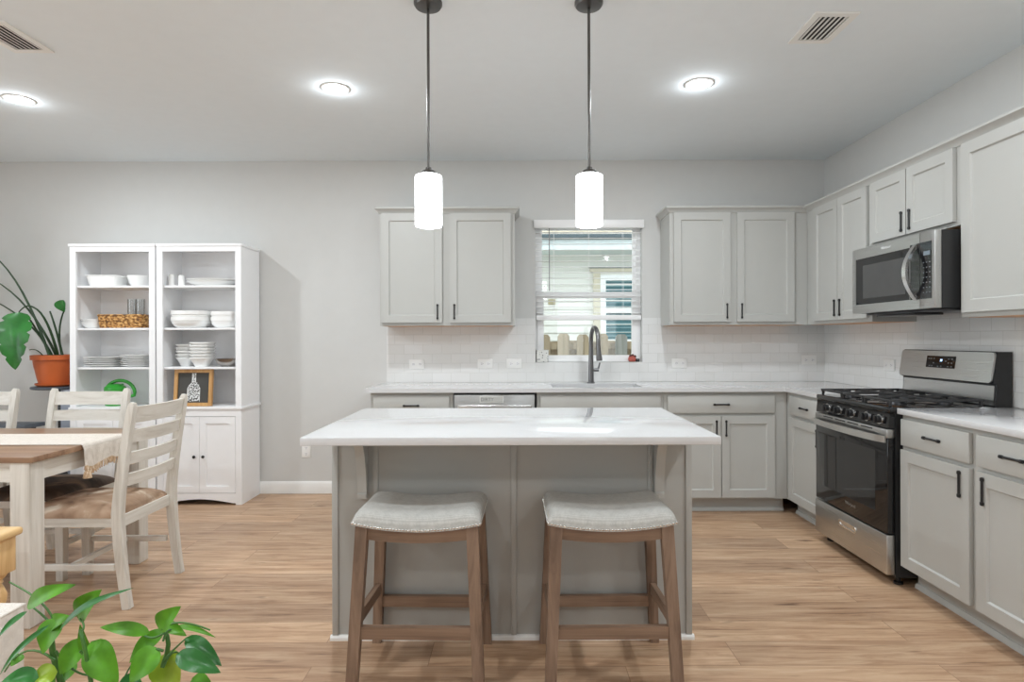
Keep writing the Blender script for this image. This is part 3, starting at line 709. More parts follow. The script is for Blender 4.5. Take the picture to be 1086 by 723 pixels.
def corbel(xa, xb, parent):
    y0 = PY0 - .0075
    out = [(0, .8835), (-.112, .8835), (-.112, .866), (-.106, .862)]
    for i in range(0, 9):                              # hollow, then a soft bulge down to the foot
        t = i/8; out.append((-.102 + .046*math.sin(PI/2*t)**1.4, .858 - .088*t))
    for i in range(1, 11):
        t = i/10; out.append((-.056 + .010*math.sin(PI*t*.9) + .026*t**1.5, .770 - .140*t))
    out += [(-.034, .625), (-.034, .606), (0, .606)]
    m = MB(); m.prism([(y0+p[0], p[1]) for p in out], xa, xb, 'x')
    m.build('corbel', 'cab', parent, angle=30)
corbel(-.668, -.630, isl); corbel(.577, .615, isl)
single(MB().box(-.793, .746, 2.218, 3.156, CT-.030, CT, .003), 'island_countertop', 'quartz',
       'large white quartz slab on top of the grey island', 'countertop', base=(-.02, 2.69, .884))

# ------------------------------------------------------------------ range
RX, RY0, RY1 = 1.89, 3.106, 3.858
rg = thing('gas_range', 'stainless and black gas range on the right wall', 'stove', (2.2, 3.48, 0))
MB().box(1.932, 2.53, RY0, RY1, .045, .893).build('body', 'blackplastic', rg, smooth=False)
MB().box(1.898, 2.53, RY0-.002, RY1+.002, .886, .917, .010, 3).build('cooktop', 'blackglass', rg)
MB().prism([(1.898, .808), (1.905, .885), (1.94, .885), (1.94, .808)], RY0+.002, RY1-.002, 'y').build('control_panel', 'blackglass', rg, smooth=False)
T0 = MB
for yk in (3.715, 3.587, 3.451, 3.301, 3.186):
    kb = MB().lathe([(.0, -.001), (.021, -.001), (.020, -.020), (.018, -.022), (0, -.022)], (1.901, yk, .846), 20, axis='x')
    kb.box(1.901-.034, 1.901-.02, yk-.006, yk+.006, .846-.019, .846+.019, .003)
    ko = kb.build('knob', 'black', rg)
    MB().lathe([(.0205, 0), (.0265, 0), (.0255, -.006), (.0205, -.006)], (1.9015, yk, .846), 24, axis='x').build('collar', 'steel_lt', ko)
od = MB().box(1.893, 1.931, RY0+.004, RY1-.004, .268, .757, .004).build('oven_door', 'blackglass', rg)
MB().box(1.8905, 1.931, RY0+.004, RY1-.004, .758, .803, .003).build('door_trim', 'steel_y', od)
mb = MB()
for i in range(4): mb.box(1.8899, 1.892, 3.75-i*.135-.11, 3.75-i*.135, .787, .794)
mb.build('vent_slots', 'dark', od, smooth=False)
pts, ws = [], []
for i in range(17):
    t = i/16; pts.append((1.884 - .034*math.sin(PI*t)**.55, RY0+.006+t*(RY1-RY0-.012), .752))
MB().sweep_rect(pts, .034, .012, (0, 0, 1)).build('handle', 'steel_lt', od, angle=50)
MB().box(1.8925, 1.8935, RY0+.11, RY1-.11, .36, .68).build('oven_window', plain('oven_window_glass', (.014, .014, .015, 1), .04, spec=.7), od, smooth=False)
text('logo', 'Whirlpool', .026, RIGHT(1.8922) @ Matrix.Translation((-3.455, .325, 0)), 'steel_lt', od)
dr = MB().box(1.888, 1.931, RY0+.003, RY1-.003, .058, .262, .005).build('storage_drawer', 'steel_y', rg)
def pill(u0, u1, v0, v1, n=10):
    r_ = (v1-v0)/2; c = (v0+v1)/2; o = []
    for i in range(n+1): a = -PI/2 + PI*i/n; o.append((u1-r_+r_*math.cos(a), c+r_*math.sin(a)))
    for i in range(n+1): a = PI/2 + PI*i/n; o.append((u0+r_+r_*math.cos(a), c+r_*math.sin(a)))
    return o
mb = MB(RIGHT(1.888)); o1 = pill(-3.565, -3.385, .178, .216); o2 = pill(-3.557, -3.393, .186, .208)
mb.loft([[(a, b, .0) for a, b in o1], [(a, b, .005) for a, b in o1], [(a, b, .005) for a, b in o2], [(a, b, .0005) for a, b in o2]])
mb.build('pull_recess', 'steel_lt', dr, angle=60)
mb = MB()
for fx_ in (1.97, 2.47):
    for fy_ in (RY0+.04, RY1-.04):
        MB().lathe([(.022, 0), (.022, .012), (.012, .016), (.012, .05)], (fx_, fy_, 0), 14).build('foot', 'black', rg)
# burners and grates
for bx, by, br_ in ((2.04, 3.27, .048), (2.04, 3.69, .042), (2.30, 3.27, .038), (2.30, 3.69, .048), (2.17, 3.48, .05)):
    b = MB().lathe([(0, .917), (br_, .917), (br_, .924), (br_-.006, .930), (0, .930)], (bx, by, 0), 24).build('burner', 'gun', rg)
    MB().lathe([(0, .930), (br_-.010, .930), (br_-.010, .936), (br_-.016, .939), (0, .939)], (bx, by, 0), 24).build('burner_cap', 'iron', b)
def grate(y0, y1, crosses):
    m = MB(); x0, x1 = 1.915, 2.41; z0, z1 = .940, .953; t = .012
    for y in (y0, y1-t): m.box(x0, x1, y, y+t, z0, z1, .003)
    for x in (x0, x1-t, (x0+x1)/2-t/2): m.box(x, x+t, y0+t, y1-t, z0, z1, .003)
    for cx, cy in crosses:
        for dx, dy in ((1, 0), (-1, 0), (0, 1), (0, -1)):
            a, L = .03, .10
            if dx: m.box(cx+dx*a, cx+dx*L, cy-t/2, cy+t/2, z0, z1+.002, .003)
            else: m.box(cx-t/2, cx+t/2, cy+dy*a, max(y0, min(y1, cy+dy*L)), z0, z1+.002, .003)
    for x in (x0+.006, x1-.02):
        for y in (y0+.002, y1-.014): m.prism([(x, .9165), (x+.010, .9165), (x+.014, z0+.001), (x-.002, z0+.001)], y, y+.012, 'y')
    return m.build('grate', 'iron', rg)
grate(RY0+.025, RY0+.262, ((2.04, 3.27), (2.30, 3.27))); grate(RY0+.268, RY1-.268, ((2.17, 3.48),)); grate(RY1-.262, RY1-.025, ((2.04, 3.69), (2.30, 3.69)))
# backguard
bg = MB().prism([(2.448, .912), (2.452, 1.03), (2.432, 1.036), (2.455, 1.190), (2.462, 1.197), (2.53, 1.197), (2.53, .912)], RY0, RY1, 'y').build('backguard', 'blackplastic', rg, smooth=False)
mb = MB(); y0, y1 = RY0+.004, RY1-.004
slope = lambda z: 2.432 + (z-1.036)/(1.190-1.036)*.023
pl = pill(0, 1, 0, 1)
def tilt(z, out): return slope(z) - out
out = []
rr = .016
zA, zB = 1.038, 1.194
corners = [(y0, zA), (y1, zA), (y1, zB), (y0, zB)]
poly = []
for cy_, cz_, a0_ in ((y0+rr, zA+rr, PI), (y1-rr, zA+rr, 1.5*PI), (y1-rr, zB-rr, 0), (y0+rr, zB-rr, .5*PI)):
    for i in range(6):
        a = a0_ + PI/2*i/5; poly.append((cy_+rr*math.cos(a), cz_+rr*math.sin(a)))
mb.loft([[(tilt(z, .0002), y, z) for y, z in poly], [(tilt(z, .012), y, z) for y, z in poly]])
cp = mb.build('console', 'steel_y', bg, angle=40)
def tilt_box(y0, y1, z0, z1, a, b):
    return MB().loft([[(tilt(z0, a), y0, z0), (tilt(z0, a), y1, z0), (tilt(z1, a), y1, z1), (tilt(z1, a), y0, z1)],
                      [(tilt(z0, b), y0, z0), (tilt(z0, b), y1, z0), (tilt(z1, b), y1, z1), (tilt(z1, b), y0, z1)]])
dp = tilt_box(3.375, 3.612, 1.098, 1.166, .0119, .0135).build('display', 'blackglass', cp, smooth=False)
tl = math.atan2(.023, .154)
def CON(y, z, out=.0137): return Matrix.Translation((tilt(z, out), y, z)) @ Matrix(((0,0,-1,0),(-1,0,0,0),(0,1,0,0),(0,0,0,1))) @ Matrix.Rotation(-tl, 4, 'X')
text('digits', 'PF', .020, CON(3.487, 1.140), 'digits', cp)
mb = MB()
for y, z in ((3.590,1.150),(3.572,1.150),(3.548,1.150),(3.55,1.125),(3.58,1.108),(3.56,1.108),(3.51,1.106),(3.485,1.108),(3.45,1.138),(3.428,1.150),(3.428,1.128),(3.402,1.150),(3.402,1.128),(3.43,1.108),(3.402,1.108)):
    mb.loft([[(tilt(z-.003, o), y-.006, z-.003), (tilt(z-.003, o), y+.006, z-.003), (tilt(z+.003, o), y+.006, z+.003), (tilt(z+.003, o), y-.006, z+.003)] for o in (.0134, .0139)])
mb.build('key_marks', 'keys', cp, smooth=False)
MB().prism([(2.4475, .922), (2.4475-.004, .922), (2.4475, 1.022), (2.452, 1.022)], RY0+.012, RY1-.012, 'y').build('riser_panel', 'steel_y', bg, smooth=False)

# ------------------------------------------------------------------ microwave
MY0, MY1, MZ0, MZ1 = 3.094, 3.852, 1.424, 1.822
mw = thing('microwave', 'stainless over-the-range microwave under the short wall cabinet', 'microwave', (2.33, 3.47, MZ0))
MB().box(2.165, 2.538, MY0, MY1, MZ0, MZ1).build('body', 'blackplastic', mw, smooth=False)
DSP = 3.208
mb = MB(RIGHT(2.164)); wu0, wu1, wv0, wv1 = -3.815, -3.292, 1.476, 1.758
mb.plate([-MY1, wu0, wu1, -DSP-.001], [MZ0, wv0, wv1, MZ1], [(wu0, wu1, wv0, wv1)], 0.0005, .036)
md = mb.build('door', 'steel_y', mw, smooth=False)
MB(RIGHT(2.164)).box(wu0, wu1, wv0, wv1, .002, .034).build('window', 'blackglass', md, smooth=False)
MB(RIGHT(2.164)).box(wu0+.075, wu1-.04, wv0+.035, wv1-.045, .034, .0346).build('window_mesh', plain('perforated_screen', (.06, .06, .06, 1), .12, spec=.6), md, smooth=False)
MB(RIGHT(2.164)).box(-3.288, -DSP-.002, wv0-.002, wv1+.012, .0362, .0368).build('dark_strip', 'blackglass', md, smooth=False)
MB(RIGHT(2.164)).box(-DSP+.001, -MY0, MZ0, MZ1, .0005, .036, .003).build('control_panel', 'steel_y', mw)
cpn = MB(RIGHT(2.164)).box(-DSP+.003, -MY0-.022, wv0-.002, wv1+.012, .0355, .0372).build('keypad', 'blackglass', mw, smooth=False)
MB(RIGHT(2.164)).box(-3.178, -3.128, 1.70, 1.722, .0372, .0376).build('clock_window', plain('clock_grey', srgb(120, 132, 142), .3), cpn, smooth=False)
mb = MB(RIGHT(2.164))
for i in range(3):
    for j in range(7): mb.box(-3.183+i*.024, -3.174+i*.024, 1.505+j*.026, 1.5095+j*.026, .0372, .0374)
mb.build('key_marks', 'keys', cpn, smooth=False)
pts = []
for i in range(19):
    t = i/18; pts.append((2.128 - .062*math.sin(PI*t)**.9, 3.238, 1.474 + t*.292))
MB().sweep_rect(pts, .030, .015, (0, 1, 0)).build('handle', 'steel_lt', md, angle=50)
text('logo', 'Whirlpool', .021, RIGHT(2.1278) @ Matrix.Translation((-3.505, 1.792, 0)), 'printwhite', md)
MB().box(2.20, 2.50, MY0+.02, MY1-.03, MZ0-.012, MZ0-.0005, .003).build('vent_base', 'gun', mw)
MB().box(2.20, 2.36, 3.36, 3.72, MZ0-.026, MZ0-.012, .004).build('grease_filter', 'blackplastic', mw)

# ------------------------------------------------------------------ window blind
bl = thing('window_blind', 'white slatted blind lowered over the upper part of the kitchen window', 'blind', (.596, 5.06, 2.17))
MB().box(WX0-.012, WX1+.014, YB-.034, YB-.009, 2.180, 2.250, .006).build('valance', 'vinyl', bl)
bx0, bx1 = WX0+.006, WX1-.006
z = 2.150; k = 0
while z > 1.475:
    m = MB(); R = []
    for x in (bx0, bx1): R.append([(x, YB+.006, z-.001), (x, YB+.030, z+.0025), (x, YB+.054, z+.001), (x, YB+.054, z+.0035), (x, YB+.030, z+.005), (x, YB+.006, z+.0015)])
    m.loft(R); m.build('slat', 'vinyl', bl); z -= .0475; k += 1
MB().box(bx0, bx1, YB+.003, YB+.057, 1.425, 1.466, .004).build('bottom_rail', 'vinyl', bl)
MB().box(bx0, bx1, YB+.003, YB+.057, 2.19, 2.235, .003).build('head_rail', 'vinyl', bl)
for xc in (.31, .602, .885):
    mb = MB()
    for yy in (YB+.004, YB+.056): mb.tube([(xc, yy, 1.44), (xc, yy, 2.2)], .0011, 6)
    mb.build('ladder_cord', 'vinyl', bl)
MB().tube([(.272, YB-.002, 1.665), (.272, YB-.002, 2.2)], .0042, 8).build('tilt_wand', plain('grey_wand', srgb(150, 150, 150), .3), bl)

# ------------------------------------------------------------------ things on the window ledge
p = thing('speckled_planter', 'small white planter with black speckles at the left end of the window ledge', 'planter', (.215, 5.063, WZ0))
mb = MB(); mb.lathe([(0, WZ0+.001), (.046, WZ0+.001), (.049, WZ0+.004), (.051, WZ0+.100), (.045, WZ0+.100), (.043, WZ0+.085), (0, WZ0+.085)], (.212, 5.062, 0), 32, sq=8)
mb.build('pot', 'speckle', p)
MB().lathe([(0, WZ0+.086), (.042, WZ0+.086), (.02, WZ0+.092), (0, WZ0+.093)], (.212, 5.062, 0), 24, sq=8).build('soil', 'soil', p)
p = thing('red_figurine', 'little red ornament at the right end of the window ledge', 'ornament', (.965, 5.055, WZ0))
MB().lathe([(0, 0), (.026, .002), (.034, .018), (.030, .036), (.016, .048), (0, .052)], (.958, 5.055, WZ0+.001), 18).build('base', 'coral', p)
for dx, dz, rr in ((-.014, .046, .014), (.004, .054, .011), (.024, .044, .012)):
    MB().lathe([(0, -rr), (rr*.7, -rr*.7), (rr, 0), (rr*.7, rr*.7), (0, rr)], (.958+dx, 5.05, WZ0+.001+dz), 12).build('bud', 'maroon', p)
MB().lathe([(0, 0), (.014, 0), (.018, .016), (.015, .026), (0, .026)], (1.005, 5.055, WZ0+.001), 14).build('side_piece', 'gun', p)

# ------------------------------------------------------------------ outlets
def outlet(name, label, T, u, v, horiz, w=.124, h=.078):
    hw, hh = w/2, h/2
    c = T @ Vector((u, v, 0)); r = thing('wall_outlet', label, 'outlet', c)
    MB(T).box(u-hw, u+hw, v-hh, v+hh, .0002, .006, .003).build('cover_plate', 'trim', r)
    for s_ in (-1, 1):
        du, dv = (s_*w*.22, 0) if horiz else (0, s_*h*.22)
        q = MB(T).lathe([(0, .006), (.016, .006), (.016, .0072), (0, .0072)], (u+du, v+dv, 0), 20).build('socket', 'vinyl', r)
        m = MB(T)
        if horiz:
            m.box(u+du-.006, u+du+.004, v+.004, v+.006, .0071, .0076); m.box(u+du-.006, u+du+.004, v-.006, v-.004, .0071, .0076); m.box(u+du+.008, u+du+.012, v-.002, v+.002, .0071, .0076)
        else:
            m.box(u-.006, u-.004, v+dv-.004, v+dv+.006, .0071, .0076); m.box(u+.004, u+.006, v+dv-.004, v+dv+.006, .0071, .0076); m.box(u-.002, u+.002, v+dv-.012, v+dv-.008, .0071, .0076)
        m.build('slots', 'dark', q, smooth=False)
TB = BACK(YB-.008); TW = BACK(YB); TR = RIGHT(XR-.008)
outlet('o', 'white outlet on the splashback tile under the left wall cabinet, leftmost one', TB, -.827, 1.064, True)
outlet('o', 'white outlet on the splashback tile above the dishwasher, just left of its right-hand twin', TB, -.262, 1.066, True)
outlet('o', 'white outlet on the splashback tile beside the window, at its lower left', TB, -.022, 1.066, True)
outlet('o', 'white outlet on the splashback tile right of the faucet, under the corner cabinet edge', TB, 1.342, 1.066, True)
outlet('o', 'white outlet on the splashback tile near the back right corner', TB, 2.41, 1.09, True)
outlet('o', 'white outlet on the right wall tile behind the range, left of its backguard', TR, -4.145, 1.085, True)
outlet('o', 'white outlet low on the bare wall between bookcase and island', TW, -1.742, .352, False, .072, .114)

# ------------------------------------------------------------------ ceiling fittings
def can(x, y, label):
    r = thing('recessed_light', label, 'light', (x, y, CZ), 'recessed ceiling lights')
    MB().lathe([(.062, CZ-.0005), (.084, CZ-.0005), (.084, CZ-.002), (.078, CZ-.005), (.064, CZ-.004), (.062, CZ-.003)], (x, y, 0), 36).build('trim_ring', 'vent', r)
    MB().lathe([(0, CZ-.001), (.063, CZ-.001), (.063, CZ-.006), (.05, CZ-.009), (0, CZ-.010)], (x, y, 0), 32).build('lens', 'lens', r)
    ld = bpy.data.lights.new('downlight', 'AREA'); ld.shape = 'DISK'; ld.size = .12; ld.energy = CAN_POWER; ld.color = (.89, .955, 1.0)
    lo = bpy.data.objects.new('downlight', ld); COL.objects.link(lo); lo.parent = r; lo.location = (0, 0, -.014)
    pd = bpy.data.lights.new('downlight_spill', 'POINT'); pd.shadow_soft_size = .012; pd.energy = CAN_POWER * .10; pd.color = ld.color
    po = bpy.data.objects.new('downlight_spill', pd); COL.objects.link(po); po.parent = r; po.location = (0, 0, -.03)
for x, y, l in ((-3.04, 3.72, 'lit recessed ceiling light at far left above the dining table'),
                (-1.06, 3.57, 'lit recessed ceiling light left of the pendants'),
                (1.06, 3.52, 'lit recessed ceiling light right of the pendants'),
                (-3.04, 1.35, 'recessed ceiling light over the living area on the left'),
                (-1.06, 1.35, 'recessed ceiling light left of the camera'),
                (1.75, 1.85, 'unseen recessed ceiling light right of the camera, placed to brighten the right side'),  # out of view; put here to brighten the right cabinets and wall
                (-3.04, -1.0, 'recessed ceiling light at the back left'),
                (-1.06, -1.0, 'recessed ceiling light at the back middle'),
                (1.65, -0.8, 'unseen recessed ceiling light at the back right, placed to brighten the right side')):  # out of view; set further right to light that side of the room
    can(x, y, l)
def vent(x0, x1, y0, y1, label, t=-.42):
    r = thing('ceiling_vent', label, 'vent', ((x0+x1)/2, (y0+y1)/2, CZ))
    f_ = .032
    m = MB(); m.plate([x0, x0+f_, x1-f_, x1], [y0, y0+f_, y1-f_, y1], [(x0+f_, x1-f_, y0+f_, y1-f_)], CZ-.008, CZ-.0005)
    m.build('frame', 'vent', r, smooth=False)
    MB().box(x0+f_, x1-f_, y0+f_, y1-f_, CZ-.0015, CZ-.0006).build('duct', 'dark', r, smooth=False)
    n = 6; L = (x1-x0-2*f_)
    for i in range(n):
        xc = x0+f_ + L*(i+.5)/n
        MB().loft([[(xc-.008, y, CZ-.0045+t*.007), (xc+.008, y, CZ-.0045-t*.007), (xc+.008, y, CZ-.0057-t*.007), (xc-.008, y, CZ-.0057+t*.007)] for y in (y0+f_, y1-f_)]).build('louvre', 'vent', r, smooth=False)
vent(1.355, 1.557, 2.745, 3.03, 'white louvred ceiling vent at upper right')
vent(-2.556, -2.354, 2.80, 3.105, 'white louvred ceiling vent at upper left corner', .42)
def pendant(x, y, label):
    r = thing('pendant_light', label, 'pendant', (x, y, CZ), 'island pendants')
    MB().lathe([(0, CZ-.0005), (.062, CZ-.0005), (.062, CZ-.012), (.055, CZ-.022), (.012, CZ-.03), (0, CZ-.03)], (x, y, 0), 32).build('canopy', 'nickel', r)
    MB().tube([(x, y, CZ-.03), (x, y, 2.01)], .0062, 12).build('rod', 'nickel', r)
    MB().lathe([(0, 2.022), (.012, 2.022), (.014, 2.012), (.030, 2.006), (.034, 2.000), (.034, 1.994), (.026, 1.988), (.026, 1.975), (0, 1.975)], (x, y, 0), 28).build('shade_holder', 'nickel', r)
    MB().lathe([(.02, 1.986), (.054, 1.986), (.0575, 1.983), (.0585, 1.977), (.0585, 1.772), (.057, 1.765), (.052, 1.763), (.052, 1.766), (.054, 1.774), (.054, 1.974), (.02, 1.980)], (x, y, 0), 40).build('lamp_shade', 'shade', r)
pendant(-.3835, 2.66, 'lit opal glass pendant, left of the two over the island')
pendant(.3195, 2.66, 'lit opal glass pendant, right of the two, in front of the window')

# ------------------------------------------------------------------ counter stools
def stool(label):
    r = thing('counter_stool', label, 'stool', (0, 0, 0), 'stools at the island')
    # local: +Y towards the island, centre at 0
    LW, LD = .028, .036
    FT, FB = (.202, -.136, .600), (.230, -.190, 0)
    BTp, BBp = (.202, .150, .600), (.232, .186, 0)
    for s_ in (-1, 1):
        MB().bar((s_*FB[0], FB[1], 0), (s_*FT[0], FT[1], FT[2]), .040, .034, .044, .040).build('leg', 'stoolwood_z', r)
        MB().bar((s_*BBp[0], BBp[1], 0), (s_*BTp[0], BTp[1], BTp[2]), .036, .034, .042, .040).build('leg', 'stoolwood_z', r)
    def lerp(A, B, z): t = z/.600; return [B[i] + (A[i]-B[i])*t for i in range(3)]
    a = lerp(FT, FB, .212); MB().bar((-a[0], a[1], .212), (a[0], a[1], .212), .044, .024, ref=(0,0,1)).build('stretcher', 'stoolwood_x', r)
    a = lerp(BTp, BBp, .178); MB().bar((-a[0], a[1], .178), (a[0], a[1], .178), .044, .024, ref=(0,0,1)).build('stretcher', 'stoolwood_x', r)
    for s_ in (-1, 1):
        a = lerp(FT, FB, .25); b = lerp(BTp, BBp, .235)
        MB().bar((s_*a[0], a[1], .25), (s_*b[0], b[1], .235), .044, .022, ref=(0,0,1)).build('stretcher', 'stoolwood_y', r)
    zf = lambda u, v=0: -.025*(1-u*u)
    # curved aprons front and back, straight ones at the sides
    for y in (-.150, .142):
        m = MB(); R = []
        for i in range(17):
            u = -1+2*i/16; x = u*.190; zt = .602+zf(u); zb = .541 + zf(u)*.55
            R.append([(x, y, zb), (x, y+.022, zb), (x, y+.022, zt), (x, y, zt)])
        m.loft(R).build('apron', 'stoolwood_x', r)
    for s_ in (-1, 1): MB().box(s_*.195-.010, s_*.195+.010, -.130, .145, .552, .600).build('apron', 'stoolwood_y', r)
    MB().pillow(-.236, .236, -.166, .172, .598, .062, zf=lambda u, v: -.026*(1-u*u), p=10, q=.42, n=28).build('cushion', 'linen', r, angle=60)
    m = MB()
    def nail(x, y, z, ax):
        m.lathe([(0, 0), (.0048, 0), (.0042, .0018), (.002, .003), (0, .0032)], (0, 0, 0), 8) if False else None
        vs = []
        q = Matrix.Translation((x, y, z)) @ ax
        old = m.T; m.T = q; m.lathe([(.0050, -.0005), (.0046, .0018), (.0025, .0034), (0, .0040)], (0, 0, 0), 8); m.T = old
    FR = Matrix.Rotation(PI/2, 4, 'X'); BK = Matrix.Rotation(-PI/2, 4, 'X')
    n = 40
    for i in range(n+1):
        u = -.985 + 1.97*i/n; x = u*.236; z = .605 - .026*(1-u*u)
        nail(x, -.1655, z, FR); nail(x, .1715, z, BK)
    for i in range(1, 29):
        y = -.166 + .338*i/29
        nail(.2355, y, .605, Matrix.Rotation(PI/2, 4, 'Y')); nail(-.2355, y, .605, Matrix.Rotation(-PI/2, 4, 'Y'))
    m.build('nailhead_trim', 'chrome', r)
    return r
st = stool('saddle-seat counter stool with grey linen cushion, left of the two at the island')
st.location = (-.363, 2.370, 0); st.rotation_euler.z = math.radians(-1.5)
copy_tree(st, (.344, 2.370, 0), 'saddle-seat counter stool with grey linen cushion, right of the two at the island', math.radians(.6))

# ------------------------------------------------------------------ bookcases
FYB, BYB = 4.681, 5.012
def bookcase(label, x0, x1):
    r = thing('bookcase', label, 'bookcase', ((x0+x1)/2, 4.85, 0), 'white bookcases')
    s = .018
    for xa in (x0, x1-s):
        for za, zb in ((.755, 1.99), (0, .737)): MB().box(xa, xa+s, FYB+.02, BYB, za, zb).build('side_panel', 'shelf', r, smooth=False)
    m = MB(); m.box(x0+s, x1-s, BYB-.006, BYB, .06, 1.99); m.build('back_panel', 'shelf', r, smooth=False)
    MB().box(x0-(.010 if x1 < -2.5 else .003), x1+(.003 if x1 < -2.5 else .008), FYB-.006, BYB, 1.991, 2.012, .003).build('top_board', 'shelf', r)
    MB().box(x0-(.008 if x1 < -2.5 else .003), x1+(.003 if x1 < -2.5 else .014), FYB-.010, BYB, .735, .754, .003).build('ledge', 'shelf', r)
    m = MB(); m.box(x0, x0+.046, FYB, FYB+.02, .755, 1.99).box(x1-.046, x1, FYB, FYB+.02, .755, 1.99).box(x0+.046, x1-.046, FYB, FYB+.02, 1.952, 1.99)
    m.box(x0, x0+.046, FYB, FYB+.02, 0, .734).box(x1-.046, x1, FYB, FYB+.02, 0, .734).box(x0+.046, x1-.046, FYB, FYB+.02, .682, .734)
    pts = [(x0+.046, .088), (x0+.046, .012)]
    for i in range(13):
        t = i/12; pts.append((x0+.075 + t*(x1-x0-.15), .014 + .030*math.sin(PI*t)))
    pts += [(x1-.046, .012), (x1-.046, .088)]
    m.prism(pts, FYB, FYB+.02, 'y')
    m.build('face_frame', 'shelf', r, smooth=False)
    for z in (1.692, 1.364, 1.060): MB().box(x0+s, x1-s, FYB+.022, BYB-.006, z-.016, z, .001).build('shelf_board', 'shelf', r)
    T = BACK(FYB+.0185); mid = (x0+x1)/2
    for a, b, kx in ((x0+.049, mid-.0015, mid-.035), (mid+.0015, x1-.049, mid+.035)):
        mm = MB(T); fr = .052
        mm.plate([a, a+fr, b-fr, b], [.092, .092+fr, .678-fr, .678], [(a+fr, b-fr, .092+fr, .678-fr)], 0, .018)
        mm.box(a+fr-.003, b-fr+.003, .092+fr-.003, .678-fr+.003, 0, .010)
        dd = mm.build('door', 'shelf', r, smooth=False)
        MB(T).lathe([(.005, .018), (.005, .026), (.011, .030), (.012, .036), (.009, .040), (0, .041)], (kx, .372, 0), 14).build('knob', 'knob', dd)
    return r
bookcase('white bookcase, left of the pair, with wicker basket and plates', -3.44, -2.784)
bookcase('white bookcase, right of the pair, with stacked bowls and framed bottle picture', -2.772, -2.12)

# contents
def C(px, Y): return (px - VX) * Y / FPX
def shell(prof_out, th=.004):
    return prof_out + [(max(r-th, 0), h + (0 if i else th)) for i, (r, h) in reversed(list(enumerate(prof_out)))]
def bowl(name, label, x, y, z, R, h, foot=.5, group=None, sx=1, sy=1, sq=0, mat='china', cat='bowl', th=.004, form='round'):
    out = [(R*foot, 0), (R*(foot+.25*(1-foot)), h*.12), (R*(foot+.62*(1-foot)), h*.42), (R*.96, h*.82), (R, h)]
    if form == 'cone': out = [(R*foot, 0), (R*(foot+.04), h*.04), (R*.90, h*.84), (R*.93, h*.87), (R, h*.89), (R, h)]
    if form == 'deep': out = [(R*foot, 0), (R*(foot+.14), h*.06), (R*.90, h*.30), (R*.965, h*.52), (R*.965, h*.62), (R, h*.66), (R, h)]
    inn = [(R-th, h), (R*.96-th, h*.82), (R*(foot+.50*(1-foot))-th, h*.45), (R*foot*.85, h*.12), (0, h*.1)]
    return single(MB().lathe([(0, 0)] + out + inn, (x, y, z+.0005), 32, sx, sy, sq=sq), name, mat, label, cat, group, base=(x, y, z))
S1, S2, S3, LD = 1.692, 1.364, 1.060, .754
# left case, top shelf
t = thing('baking_dish', 'white rectangular baking dish on the top shelf of the left bookcase', 'dish', (-3.13, 4.82, S1))
MB().lathe([(0, 0), (.13, 0), (.142, .012), (.160, .078), (.168, .082), (.168, .086), (.156, .082), (.136, .014), (0, .010)], (C(115, 4.84), 4.84, S1+.0005), 40, .76, .62, sq=7).build('body', 'china', t)
for s_ in (-1, 1):
    MB().box(C(115, 4.84)+s_*.118-.022, C(115, 4.84)+s_*.118+.022, 4.805, 4.875, S1+.076, S1+.086, .004).build('handle', 'china', t)
bowl('serving_bowl', 'white fluted bowl right of the baking dish, top shelf of left bookcase', C(149, 4.86), 4.86, S1, .092, .088, .62)
# left case, second shelf
for i in range(2):
    bowl('small_bowl', ['small white bowl beside the wicker basket, lower of two', 'small white bowl beside the wicker basket, upper of two'][i], C(100, 4.82), 4.82, S2+i*.022, .072, .05, .55, 'small bowls by the basket', sq=5)
b = thing('wicker_basket', 'brown woven wicker basket on the second shelf of the left bookcase', 'basket', (-3.0, 4.84, S2))
MB().lathe([(0, 0), (.172, 0), (.180, .05), (.184, .092), (.178, .102), (.170, .096), (.166, .012), (0, .010)], (C(135.5, 4.83), 4.83, S2+.0005), 40, 1, .62, sq=7).build('body', 'wicker', b)
MB().lathe([(.184, .090), (.188, .098), (.182, .106), (.172, .104), (.170, .094)], (C(135.5, 4.83), 4.83, S2+.0005), 40, 1, .62, sq=7).build('rim', 'wicker', b)
for i, px in enumerate((140, 149)):
    single(MB().lathe([(0, 0), (.028, 0), (.030, .004), (.032, .24), (.030, .24), (.028, .008), (0, .008)], (C(px, 4.965), 4.965, S2+.0005), 24), 'glass_vase', 'glass',
           ['tall clear glass behind the wicker basket, left one', 'tall clear glass behind the wicker basket, right one'][i], 'glass', 'glasses behind the basket', base=(C(px, 4.965), 4.965, S2))
# left case, third shelf: two stacks of square plates
def plate(x, y, z, R, label, group, sq):
    return single(MB().lathe([(0, 0), (R*.62, 0), (R*.66, .003), (R, .013), (R, .0165), (R*.95, .016), (R*.64, .006), (0, .005)], (x, y, z+.0005), 36, sq=sq), 'plate', 'china', label, 'plate', group, base=(x, y, z))
for i in range(5): plate(C(114, 4.83)+random.uniform(-.004, .004), 4.83, S3+i*.0155, .130-.004*(i % 2), 'white plate in the left stack, third shelf of the left bookcase, level %s' % ['lowest', 'second', 'middle', 'fourth', 'topmost'][i], 'left stack of plates', 5)
for i in range(6): plate(C(148.5, 4.83)+random.uniform(-.004, .004), 4.83, S3+i*.0155, .112-.003*(i % 2), 'white plate in the right stack beside the stile, third shelf, level %s' % ['lowest', 'second', 'third', 'fourth', 'fifth', 'topmost'][i], 'right stack of plates', 5)
